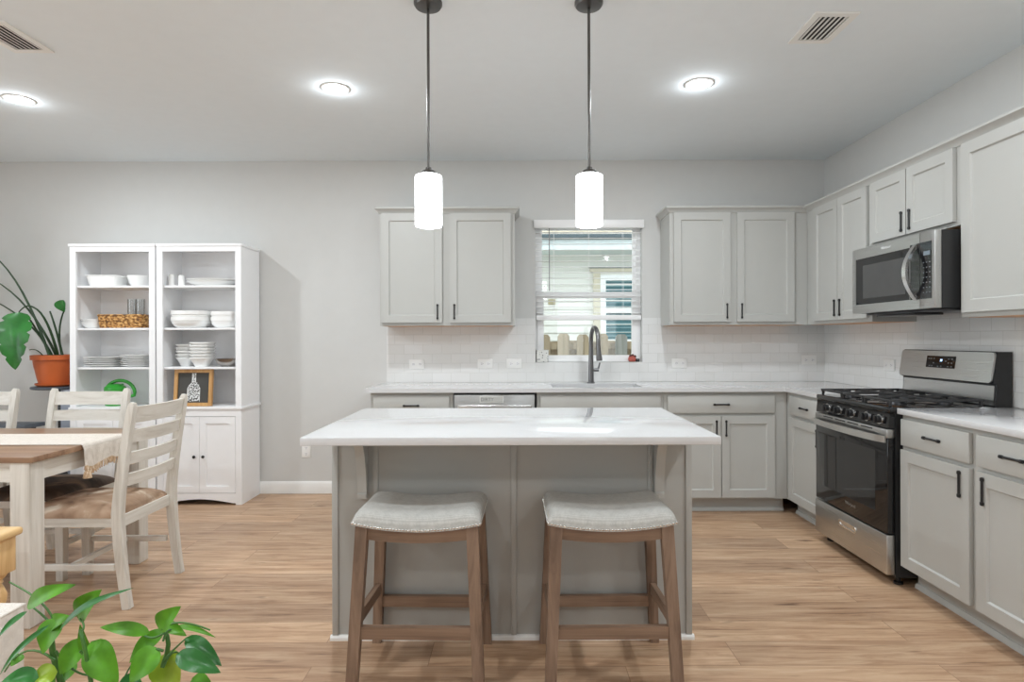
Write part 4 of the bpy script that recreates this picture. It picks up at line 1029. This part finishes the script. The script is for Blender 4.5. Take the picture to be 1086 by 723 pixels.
# watering can on the ledge
wc = thing('watering_can', 'green plastic watering can on the ledge of the left bookcase', 'watering can', (C(124, 4.8), 4.8, LD))
wx, wy = C(122, 4.8), 4.80
MB().lathe([(0, 0), (.068, 0), (.075, .01), (.082, .10), (.078, .145), (.05, .165), (.03, .17), (.028, .160), (.05, .155), (.07, .13), (.07, .012), (0, .010)], (wx, wy, LD+.0005), 28, 1, .8).build('body', 'greencan', wc)
pts = [(wx-.05, wy, LD+.15)]
for i in range(13):
    a = PI*(.92 - .98*i/12); pts.append((wx+.04 + .115*math.cos(a), wy, LD+.10 + .098*math.sin(a)))
pts.append((wx+.06, wy, LD+.06))
MB().tube(pts, [.016]+[.013]*14, 12).build('handle', 'greencan', wc)
MB().tube([(wx-.01, wy+.05, LD+.05), (wx-.02, wy+.10, LD+.11), (wx-.025, wy+.13, LD+.16)], [.018, .012, .009], 10).build('spout', 'greencan', wc)
# right case, top shelf
for i, (px, h) in enumerate(((182, .094), (192.6, .086))):
    q = thing('shaker_jar', ['white ceramic jar on the top shelf of the right bookcase, taller left one', 'white ceramic jar next to the platters, shorter right one'][i], 'jar', (C(px, 4.78), 4.78, S1), 'pair of white jars')
    MB().lathe([(0, 0), (.021, 0), (.0225, .004), (.0215, h-.012), (0, h-.012)], (C(px, 4.78), 4.78, S1+.0005), 20).build('body', 'china', q)
    MB().lathe([(0, h-.012), (.0205, h-.012), (.021, h-.006), (.014, h), (0, h)], (C(px, 4.78), 4.78, S1+.0005), 20).build('lid', 'china', q)
for i in range(2):
    single(MB().lathe([(0, 0), (.12, 0), (.125, .005), (.198, .034), (.200, .039), (.190, .038), (.12, .010), (0, .008)], (C(226, 4.85), 4.85, S1+.0005+i*.019), 40, 1, .72), 'platter', 'china',
           ['white oval platter on the top shelf of the right bookcase, lower one', 'white oval platter on the top shelf of the right bookcase, upper one'][i], 'platter', 'white platters', base=(C(226, 4.85), 4.85, S1+i*.019))
# right case, second shelf: nested pairs of large bowls
for i in range(2):
    bowl('large_bowl', ['large white serving bowl, lower of the nested pair at left, second shelf of right bookcase', 'large white serving bowl, upper of the nested pair at left, second shelf of right bookcase'][i], C(204, 4.82), 4.82, S2+i*.048, .141, .085, .62, 'nested serving bowls', sq=2.6, form='deep')
for i in range(2):
    bowl('medium_bowl', ['white serving bowl at the right end of the second shelf, lower of two', 'white serving bowl at the right end of the second shelf, upper of two'][i], C(241, 4.83), 4.83, S2+i*.045, .110, .083, .6, 'right serving bowls', sq=2.6, form='deep')
# right case, third shelf: stacks of small square bowls
for i in range(5):
    bowl('rice_bowl', 'small white bowl in the back left stack, third shelf of the right bookcase, level %s' % ['lowest', 'second', 'middle', 'fourth', 'topmost'][i], C(198, 4.88)-.003*(i%2), 4.88, S3+i*.026, .068, .072, .5, 'left stack of small bowls', sq=4, form='cone')
for i in range(6):
    bowl('rice_bowl', 'small white bowl in the front stack above the framed picture, level %s' % ['lowest', 'second', 'third', 'fourth', 'fifth', 'topmost'][i], C(214.5, 4.78)+.003*(i%2), 4.78, S3+i*.0235, .082, .074, .5, 'front stack of small bowls', sq=4, form='cone')
bowl('metal_dish', 'shallow pewter dish at the right end of the third shelf', C(243, 4.80), 4.80, S3, .094, .062, .5, sq=3, mat='metalbowl', cat='dish', th=.003)
# framed bottle picture on the ledge
pf = thing('framed_picture', 'wood framed charcoal board with white bottle print on the right bookcase ledge', 'picture', (C(206, 4.75), 4.76, LD))
mb = MB(); lean = math.radians(5)
T = Matrix.Translation((C(206.2, 4.75), 4.735, LD+.0015)) @ Matrix.Rotation(-lean, 4, 'X') @ BACK(0)
PW, PH = .148, .285
mb = MB(T); mb.plate([-PW, -PW+.026, PW-.026, PW], [0, .026, PH-.026, PH], [(-PW+.026, PW-.026, .026, PH-.026)], 0, .022); mb.build('frame', 'frameoak', pf, smooth=False)
MB(T).box(-PW+.024, PW-.024, .024, PH-.024, .002, .010).build('board', 'chalk', pf, smooth=False)
# the bottle is drawn in many short white strokes
bw = lambda v: .0135 if v > .178 else (.048 if v < .135 else .0135 + .0345*((.178-v)/.043)**.55)
mb = MB(T); rnd = random.Random(3)
v0 = .04
while v0 < .252:
    u = -bw(v0)
    while u < bw(v0)-.002:
        L = rnd.uniform(.008, .020); a = rnd.uniform(-1.2, 1.2); hgt = rnd.uniform(.004, .009)
        u1 = min(u+L, bw(v0)+.002)
        mb.add([(u, v0, .0104), (u1, v0+a*.006, .0104), (u1, v0+a*.006+hgt, .0104), (u, v0+hgt, .0104)], [(0,1,2,3)])
        u = u1 + rnd.uniform(.001, .007)
    v0 += .0095
for s_ in (-1, 1):
    vv = .04
    while vv < .245:
        mb.add([(s_*bw(vv)-.002, vv, .0105), (s_*bw(vv)+.002, vv, .0105), (s_*bw(vv+.012)+.002, vv+.012, .0105), (s_*bw(vv+.012)-.002, vv+.012, .0105)], [(0,1,2,3)]); vv += .012
mb.build('bottle_print', 'printwhite', pf, smooth=False)

# ------------------------------------------------------------------ dining table, runner, chairs
TX1, TX0, TY0, TY1, TZ1 = -2.124, -3.75, 2.665, 3.54, .760
tb = thing('dining_table', 'farmhouse dining table with brown plank top and whitewashed legs', 'table', (-2.9, 3.1, 0))
MB().box(TX0, TX1, TY0, TY1, TZ1-.026, TZ1, .003).build('tabletop', 'tablewood', tb)
for x0 in (TX0+.02, TX1-.105):
    for y0 in (TY0+.008, TY1-.093):
        x_, y_ = x0, y0; m = MB()
        m.loft([[(x_+i, y_+i, z), (x_+.085-i, y_+i, z), (x_+.085-i, y_+.085-i, z), (x_+i, y_+.085-i, z)] for i, z in ((.004, 0), (0, .006), (0, TZ1-.027))])
        m.build('leg', 'white_z', tb, smooth=False)
for y in (TY0+.022, TY1-.042): MB().box(TX0+.106, TX1-.106, y, y+.02, TZ1-.115, TZ1-.0265).build('apron', 'white_x', tb, smooth=False)
for x in (TX0+.035, TX1-.05): MB().box(x, x+.02, TY0+.094, TY1-.094, TZ1-.115, TZ1-.0265).build('apron', 'white_y', tb, smooth=False)
rn = thing('table_runner', 'cream table runner with tasselled fringe over the end of the dining table', 'table runner', (-2.6, 3.12, TZ1))
RY_0, RY_1 = 2.965, 3.305
path = [(TX0+.02, TZ1+.002), (-3.2, TZ1+.002), (-2.6, TZ1+.002), (TX1-.02, TZ1+.002), (TX1-.002, TZ1+.0025), (TX1+.005, TZ1-.003), (TX1+.008, TZ1-.02), (TX1+.010, TZ1-.06), (TX1+.013, TZ1-.10)]
m = MB(); nY = 24; Vt = []; F = []
for lay in (0, 1):
    for i, (x, z) in enumerate(path):
        for j in range(nY+1):
            v = j/nY; y = RY_0 + (RY_1-RY_0)*v; wv = 0
            if i >= 6: wv = .007*math.sin(v*17) * (i-5)/3 + .004
            Vt.append((x + wv + (.0018 if lay and i >= 5 else 0), y, z + (.0018 if lay and i < 6 else 0) - (.012*math.sin(v*9)*(i-6)/2 if i > 6 else 0)))
m_ = nY+1; K = len(path)
for lay in (0, 1):
    for i in range(K-1):
        for j in range(nY):
            a = lay*K*m_ + i*m_ + j; F.append((a, a+1, a+m_+1, a+m_))
for i in range(K-1):
    for j in (0, nY): a = i*m_+j; b_ = K*m_+a; F.append((a, a+m_, b_+m_, b_))
for i in (0, K-1):
    for j in range(nY): a = i*m_+j; b_ = K*m_+a; F.append((a, a+1, b_+1, b_))
m.add(Vt, F); m.build('cloth', 'runner', rn, angle=60)
m = MB(); rnd = random.Random(5)
for j in range(34):
    v = (j+.5)/34; y = RY_0 + (RY_1-RY_0)*v; x = TX1+.016 + .007*math.sin(v*17)
    zt = TZ1-.098 - .012*math.sin(v*9)
    m.tube([(x, y, zt), (x+rnd.uniform(-.003, .006), y+rnd.uniform(-.004, .004), zt-.018), (x+rnd.uniform(-.004, .008), y+rnd.uniform(-.006, .006), zt-.036)], [.004, .0048, .0025], 6)
m.build('fringe', 'fringe', rn)
def tassel(y):
    m = MB(); x = TX1+.02; zt = TZ1-.10
    m.tube([(x, y, zt), (x+.003, y, zt-.018), (x+.004, y, zt-.022), (x+.006, y, zt-.035), (x+.006, y, zt-.06)], [.007, .011, .008, .016, .02], 10)
    m.build('tassel', 'fringe', rn)
tassel(RY_0+.005); tassel(RY_1-.005)

def chair(label, hide):
    r = thing('dining_chair', label, 'chair', (0, 0, 0), 'ladder-back dining chairs')
    # local: front towards -Y, y = 0 at the back posts
    hx = .222
    def post_y(z): return (.045*(1-z/.45)**1.6) if z < .45 else .072*((z-.45)/.52)**1.3
    zs = [0, .06, .12, .2, .3, .4, .45, .52, .62, .72, .82, .90, .955, .975]
    for s_ in (-1, 1):
        pts = [(s_*hx, post_y(z), z) for z in zs]
        MB().sweep_rect(pts, [.034]*5 + [.036]*7 + [.034, .022], [.036, .036, .038, .040, .043, .045, .045, .042, .039, .036, .034, .032, .029, .020], (1, 0, 0)).build('back_post', 'white_z', r, angle=25)
        MB().bar((s_*.205, -.445, 0), (s_*.205, -.445, .425), .036, .036, .046, .046).build('leg', 'white_z', r)
        MB().box(s_*.212-.010, s_*.212+.010, -.425, -.02, .178, .206).build('stretcher', 'white_y', r, smooth=False)
        MB().box(s_*.212-.011, s_*.212+.011, -.425, -.025, .385, .428).build('seat_rail', 'white_y', r, smooth=False)
    MB().box(-.205, .205, -.245, -.225, .18, .205).build('stretcher', 'white_x', r, smooth=False)
    MB().box(-.185, .185, -.46, -.438, .385, .428).build('seat_rail', 'white_x', r, smooth=False)
    MB().box(-.204, .204, -.022, .0, .375, .430).build('seat_rail', 'white_x', r, smooth=False)
    for zc, hh in ((.915, .078), (.812, .062), (.706, .058), (.602, .058)):
        m = MB(); R = []
        for i in range(13):
            u = -1+2*i/12; bow = .026*(1-u*u); x = u*.206
            R.append([(x, post_y(zc-hh/2)+bow-.010, zc-hh/2), (x, post_y(zc-hh/2)+bow+.010, zc-hh/2), (x, post_y(zc+hh/2)+bow+.010, zc+hh/2), (x, post_y(zc+hh/2)+bow-.010, zc+hh/2)])
        m.loft(R).build('back_slat', 'white_x', r)
    MB().pillow(-.226, .226, -.485, -.012, .428, .058, p=5, q=.5, n=20, zf=lambda u, v: 0).build('seat', hide, r, angle=70)
    return r
ch = chair('whitewashed ladder-back chair at the near end of the table, its back towards the island', 'hide')
ch.location = (-1.892, 3.105, 0); ch.rotation_euler.z = -PI/2
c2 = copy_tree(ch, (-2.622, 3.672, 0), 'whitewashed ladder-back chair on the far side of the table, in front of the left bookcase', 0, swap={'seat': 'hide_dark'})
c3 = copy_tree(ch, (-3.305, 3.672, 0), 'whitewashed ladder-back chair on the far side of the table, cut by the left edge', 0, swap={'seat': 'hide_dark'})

# ------------------------------------------------------------------ left foreground: pine end table and upholstered ottoman
et = thing('end_table', 'pale pine end table with a turned leg beside the dining table', 'table', (-2.12, 2.14, 0))
EX0, EX1, EY0, EY1, EZ = -2.38, -1.90, 1.93, 2.345, .558
MB().box(EX0, EX1, EY0, EY1, EZ-.030, EZ, .012, 4).build('tabletop', 'pine', et)
m = MB()
ins = .045
for x0, x1, y0, y1 in ((EX0+ins+.05, EX1-ins-.05, EY0+ins, EY0+ins+.02), (EX0+ins+.05, EX1-ins-.05, EY1-ins-.02, EY1-ins)): MB().box(x0, x1, y0, y1, EZ-.14, EZ-.0305).build('apron', 'pine', et, smooth=False)
for x0, x1 in ((EX0+ins, EX0+ins+.02), (EX1-ins-.02, EX1-ins)): MB().box(x0, x1, EY0+ins+.05, EY1-ins-.05, EZ-.14, EZ-.0305).build('apron', 'pine', et, smooth=False)
for x in (EX0+.064, EX1-.064):
    for y in (EY0+.054, EY1-.054):
        m = MB(); m.box(x-.042, x+.042, y-.042, y+.042, EZ-.165, EZ-.0305, .004)
        m.lathe([(.036, EZ-.165), (.030, EZ-.178), (.018, EZ-.19), (.022, EZ-.198), (.017, EZ-.205), (.024, EZ-.22), (.034, EZ-.245), (.032, EZ-.27), (.020, EZ-.30), (.017, EZ-.36), (.024, EZ-.46), (.018, .05), (.026, .03), (.022, 0)], (x, y, 0), 20)
        m.build('leg', 'pine_z', et)
ot = thing('ottoman', 'oatmeal fabric upholstered block at the lower left edge, in front of the pine table', 'ottoman', (-1.9, 1.6, 0))
MB().box(-2.30, -1.535, 1.25, 1.90, .02, .455, .014, 3).build('upholstery', 'oatmeal', ot)
MB().tube([(-2.29, 1.897, .449), (-1.538, 1.897, .449), (-1.538, 1.253, .449)], .005, 8).build('piping', 'oatmeal', ot)
for x in (-2.25, -1.58):
    for y in (1.30, 1.85): MB().lathe([(.02, 0), (.022, .0205)], (x, y, 0), 12).build('foot', 'black', ot)

# ------------------------------------------------------------------ behind the table: stand, pot plant, low bench, bag
PXC, PYC = -3.655, 4.825
ps = thing('plant_stand', 'slim dark slate plant stand by the left bookcase', 'plant stand', (PXC, PYC, 0))
MB().lathe([(0, .886), (.155, .886), (.165, .892), (.165, .904), (.160, .908), (0, .908)], (PXC, PYC, 0), 40).build('top', 'slate', ps)
MB().box(-3.555, -3.462, 4.74, 4.90, .03, .8855).build('column', 'bluegrey', ps, smooth=False)
MB().box(-3.578, -3.5555, 4.74, 4.90, .03, .8855).build('column_edge', 'black', ps, smooth=False)
MB().lathe([(0, 0), (.17, 0), (.17, .022), (.16, .03), (0, .03)], (PXC+.02, PYC, 0), 30).build('base', 'slate', ps)
pl = thing('potted_plant', 'split-leaf plant in an orange terracotta pot on the slate stand', 'plant', (PXC, PYC, .909))
MB().lathe([(0, 0), (.116, 0), (.134, .012), (.138, .024), (.131, .024), (.124, .012), (0, .008)], (PXC, PYC, .909), 36).build('saucer', 'terracotta', pl)
MB().lathe([(0, .012), (.110, .012), (.124, .07), (.146, .175), (.149, .207), (.164, .209), (.166, .243), (.158, .246), (.150, .215), (0, .215)], (PXC, PYC, .909), 40).build('pot', 'terracotta', pl)
MB().lathe([(0, .216), (.149, .216), (.09, .224), (0, .226)], (PXC, PYC, .909), 24).build('soil', 'soil', pl)
def leaf(mb, p0, p1, width, nrm=(0,-1,0), droop=.0, cup=.15, shape='oval', n=12, fold=0.0):
    p0, p1 = Vector(p0), Vector(p1); d = p1-p0; L = d.length; a = d.normalized(); nn = Vector(nrm); nn = (nn - a*nn.dot(a)).normalized(); s_ = a.cross(nn)
    V = []; F = []; m_ = 7
    for i in range(n+1):
        t = i/n
        if shape == 'oval': w = math.sin(PI*t**.80)**.75*(1-.25*t)
        elif shape == 'heart': w = (math.sin(PI*min(1, t*.98+.02)**.62))**.8
        elif shape == 'blade': w = math.sin(PI*t**.7)**.8*.9
        else: w = math.sin(PI*t**.62)**.7
        if i in (0, n): w = max(w, .02) if i == 0 else 0.01
        c = p0 + d*t + Vector((0, 0, -droop*L*t*t)) + nn*(.10*L*math.sin(PI*t)*(1-fold))
        for j in range(m_):
            u = -1+2*j/(m_-1); ww = w
            if shape == 'split' and abs(u) > .6 and i % 5 == 4: ww *= .74
            V.append(c + s_*(u*ww*width/2) + nn*((abs(u)**1.3)*ww*width*cup*(1+2.5*fold) + .02*width*math.sin(9*t+3*u)))
    for i in range(n):
        for j in range(m_-1):
            q = i*m_+j; F.append((q, q+1, q+m_+1, q+m_))
    mb.add([tuple(v) for v in V], F)
def stalk(mb, pts, r0, r1, n=7):
    pts = [Vector(p) for p in pts]
    if len(pts) == 3:                                    # smooth bend through three points
        P0, P1, P2 = pts; c = P1*2 - (P0+P2)/2; pts = [P0*(1-t)**2 + c*2*t*(1-t) + P2*t*t for t in [i/8 for i in range(9)]]
    k = len(pts)-1
    mb.tube(pts, [r0 + (r1-r0)*i/k for i in range(k+1)], n)
base = [Vector((PXC + dx, PYC + dy, .909+.21)) for dx, dy in ((-.02,-.03), (.0,.02), (.03,-.01), (-.04,.03), (.05,.01), (.07,-.02))]
m = MB()
stalk(m, [base[0], at(24, 310, 4.76), at(-8, 270, 4.70)], .011, .004)
stalk(m, [base[1], at(30, 328, 4.80), at(-8, 296, 4.72)], .011, .004)
stalk(m, [base[3], at(32, 345, 4.86), at(-8, 318, 4.86)], .010, .004)
stalk(m, [base[2], at(50, 343, 4.72), at(36, 326, 4.66)], .011, .006); stalk(m, [at(36, 326, 4.66), at(27, 325, 4.63), at(18, 334, 4.62)], .006, .004)
stalk(m, [base[4], at(60, 352, 4.80), at(53, 330, 4.80)], .010, .006)
stalk(m, [base[5], at(63, 352, 4.84), at(69, 327, 4.82)], .009, .005)
stalk(m, [base[3], at(40, 352, 4.78), at(31, 338, 4.74)], .010, .006)
stalk(m, [base[0]+Vector((0,-.05,0)), at(40, 372, 4.7), at(31, 371, 4.68)], .005, .003)
m.build('stems', 'stemd', pl, angle=60)
m = MB()
leaf(m, at(21, 331, 4.62), at(16, 392, 4.56), .225, (.3,-1,.15), .0, .16, 'split', 24)
leaf(m, at(66.5, 318, 4.80), at(68.5, 331, 4.82), .085, (.1,-1,.2), .0, .25, 'heart', 10, .3)
leaf(m, at(-6, 268, 4.70), at(-60, 250, 4.66), .20, (0,-1,.3), .2, .12, 'split', 15)
leaf(m, at(-6, 296, 4.72), at(-66, 300, 4.68), .20, (0,-1,.3), .2, .12, 'split', 15)
m.build('leaves', 'leaf2', pl, angle=70, recalc=False)
lb = thing('low_bench', 'low dark grey bench by the wall behind the dining table', 'bench', (-4.0, 4.62, 0))
MB().box(-4.55, -3.575, 4.42, 4.61, .625, .655, .004).build('top', 'slate', lb)
for x in (-4.5, -3.65):
    for y in (4.45, 4.575): MB().box(x-.018, x+.018, y-.018, y+.018, 0, .6255).build('leg', 'black', lb, smooth=False)
bp = thing('backpack', 'black bag with pale blue front on the floor behind the dining chairs', 'bag', (-3.44, 4.42, 0))
MB().pillow(-3.60, -3.30, -.09, .09, 0, .36, p=4, q=.5).build('tmp', 'canvas') if False else None
m = MB(); m.lathe([(0, .0), (.125, .0), (.145, .03), (.148, .24), (.12, .33), (.06, .365), (0, .37)], (-3.43, 4.42, 0), 28, 1, .62, sq=4); m.build('body', 'canvas', bp)
m = MB(); m.lathe([(0, .06), (.07, .06), (.082, .10), (.078, .20), (.05, .235), (0, .24)], (-3.42, 4.34, .075), 24, 1, .5, sq=3); m.build('pocket', 'paleblue', bp)
m = MB(); m.tube([(-3.47, 4.42, .36), (-3.46, 4.42, .40), (-3.42, 4.42, .41), (-3.39, 4.42, .36)], .008, 8); m.build('handle', 'canvas', bp)

# ------------------------------------------------------------------ leafy plant in the foreground, bottom left
Y0 = 1.25
fp = thing('foreground_plant', 'bright green leafy houseplant in the lower left foreground', 'plant', (-.86, Y0, .26))
cx, cy = -.87, Y0+.02
MB().lathe([(0, 0), (.085, 0), (.095, .03), (.12, .17), (.125, .19), (.115, .19), (.108, .165), (0, .16)], (cx, cy, .261), 32).build('pot', 'china', fp)
MB().lathe([(0, .161), (.107, .161), (.05, .168), (0, .17)], (cx, cy, .261), 20).build('soil', 'soil', fp)
fs = thing('plant_stool', 'small round wooden stool carrying the foreground plant below the frame', 'stool', (cx, cy, 0))
MB().lathe([(0, .23), (.15, .23), (.155, .24), (.155, .255), (.15, .26), (0, .26)], (cx, cy, 0), 32).build('top', 'pine', fs)
for a in (0, 2.1, 4.2): MB().tube([(cx+.11*math.cos(a), cy+.11*math.sin(a), .231), (cx+.14*math.cos(a), cy+.14*math.sin(a), 0)], [.016, .012], 10).build('leg', 'pine_z', fs)
g = Vector((cx, cy, .43)); m = MB()
A = lambda x, y, dY=0: at(x, y, Y0+dY)
stalk(m, [g+Vector((-.03,0,0)), A(58, 705), A(57, 662)], .0075, .005)
stalk(m, [g+Vector((.03,0,0)), A(171, 708, .02), A(172, 668, .02)], .0065, .004)
stalk(m, [g, A(92, 704, -.05), A(84, 668, -.05)], .005, .003)
for pts in (((57,664),(44,640),(9,617)), ((57,665),(44,652),(30,641)), ((84,672),(88,664),(84,656)), ((57,668),(68,656),(80,653)), ((57,700),(28,690),(4,712)),
            ((172,668),(170,662),(168,663)), ((172,672),(160,676),(150,672)), ((172,680),(178,668),(186,672)), ((172,700),(184,688),(196,677)),
            ((172,708),(180,694),(188,692)), ((84,690),(100,706),(120,722)), ((172,690),(150,692),(130,720)), ((172,668),(190,660),(222,668)), ((58,690),(80,712),(104,715))):
    stalk(m, [A(x, y, .012*(i-1)) for i, (x, y) in enumerate(pts)], .0026, .0017, 6)
m.build('stems', 'stem', fp, angle=60)
m = MB(); m2 = MB(); m3 = MB()
#        base      tip      width px, depth shift, normal, shape
LV = [((28,643),(80,617),19,-.02,(.2,-1,.7),'oval',0), ((82,656),(107,623),26,.03,(.1,-1,.5),'oval',0), ((62,668),(141,619),9,-.03,(.1,-.8,.9),'blade',2),
      ((62,657),(44,692),26,-.01,(-.2,-1,.3),'heart',0), ((90,677),(62,714),25,.01,(.1,-1,.4),'oval',0), ((96,680),(124,724),32,-.03,(.2,-1,.5),'oval',0),
      ((158,671),(105,663),15,-.01,(0,-1,.9),'oval',0), ((174,668),(136,701),20,.02,(0,-1,.8),'oval',0), ((167,666),(191,641),22,.0,(.2,-1,.5),'oval',0),
      ((172,662),(197,673),13,.02,(0,-1,1),'oval',0), ((196,676),(234,704),19,.01,(.3,-1,.9),'oval',2), ((186,694),(233,711),22,-.02,(0,-1,.8),'oval',2),
      ((172,694),(188,728),34,.03,(0,-1,.4),'heart',3), ((168,690),(136,722),28,-.01,(-.2,-1,.5),'heart',0), ((40,718),(0,722),22,-.04,(0,-1,.8),'oval',2),
      ((60,712),(30,724),24,-.02,(0,-1,.9),'oval',3), ((186,664),(228,674),7,.05,(0,-.7,1),'blade',0), ((28,648),(-4,676),7,-.08,(0,-1,.8),'blade',2),
      ((52,662),(-2,714),7,-.06,(0,-1,.8),'blade',2), ((52,664),(74,652),18,.0,(0,-1,.6),'oval',0), ((24,694),(10,706),12,.02,(0,-1,.5),'oval',0), ((80,700),(60,724),22,.04,(0,-1,.5),'oval',0),
      ((100,700),(84,660),14,.02,(0,-1,.4),'oval',0), ((40,722),(56,742),30,.0,(0,-1,.8),'heart',0), ((150,724),(120,744),30,.0,(0,-1,.8),'heart',2), ((200,724),(230,740),26,.02,(0,-1,.8),'heart',0)]
for (b0, b1, wpx, dy, nr, shp, k) in LV:
    tgt = (m, m, m2, m3)[k]
    leaf(tgt, A(*b0, dy), A(*b1, dy-.02), wpx*Y0/FPX*1.05, nr, .04, .13, shp, 12)
m.build('leaves', 'leaf', fp, angle=70, recalc=False); m2.build('dark_leaves', 'leaf2', fp, angle=70, recalc=False)
m3.build('yellow_leaves', plain('lime_leaf', srgb(150, 178, 52), .35, vary=.25, scale=9), fp, angle=70, recalc=False)
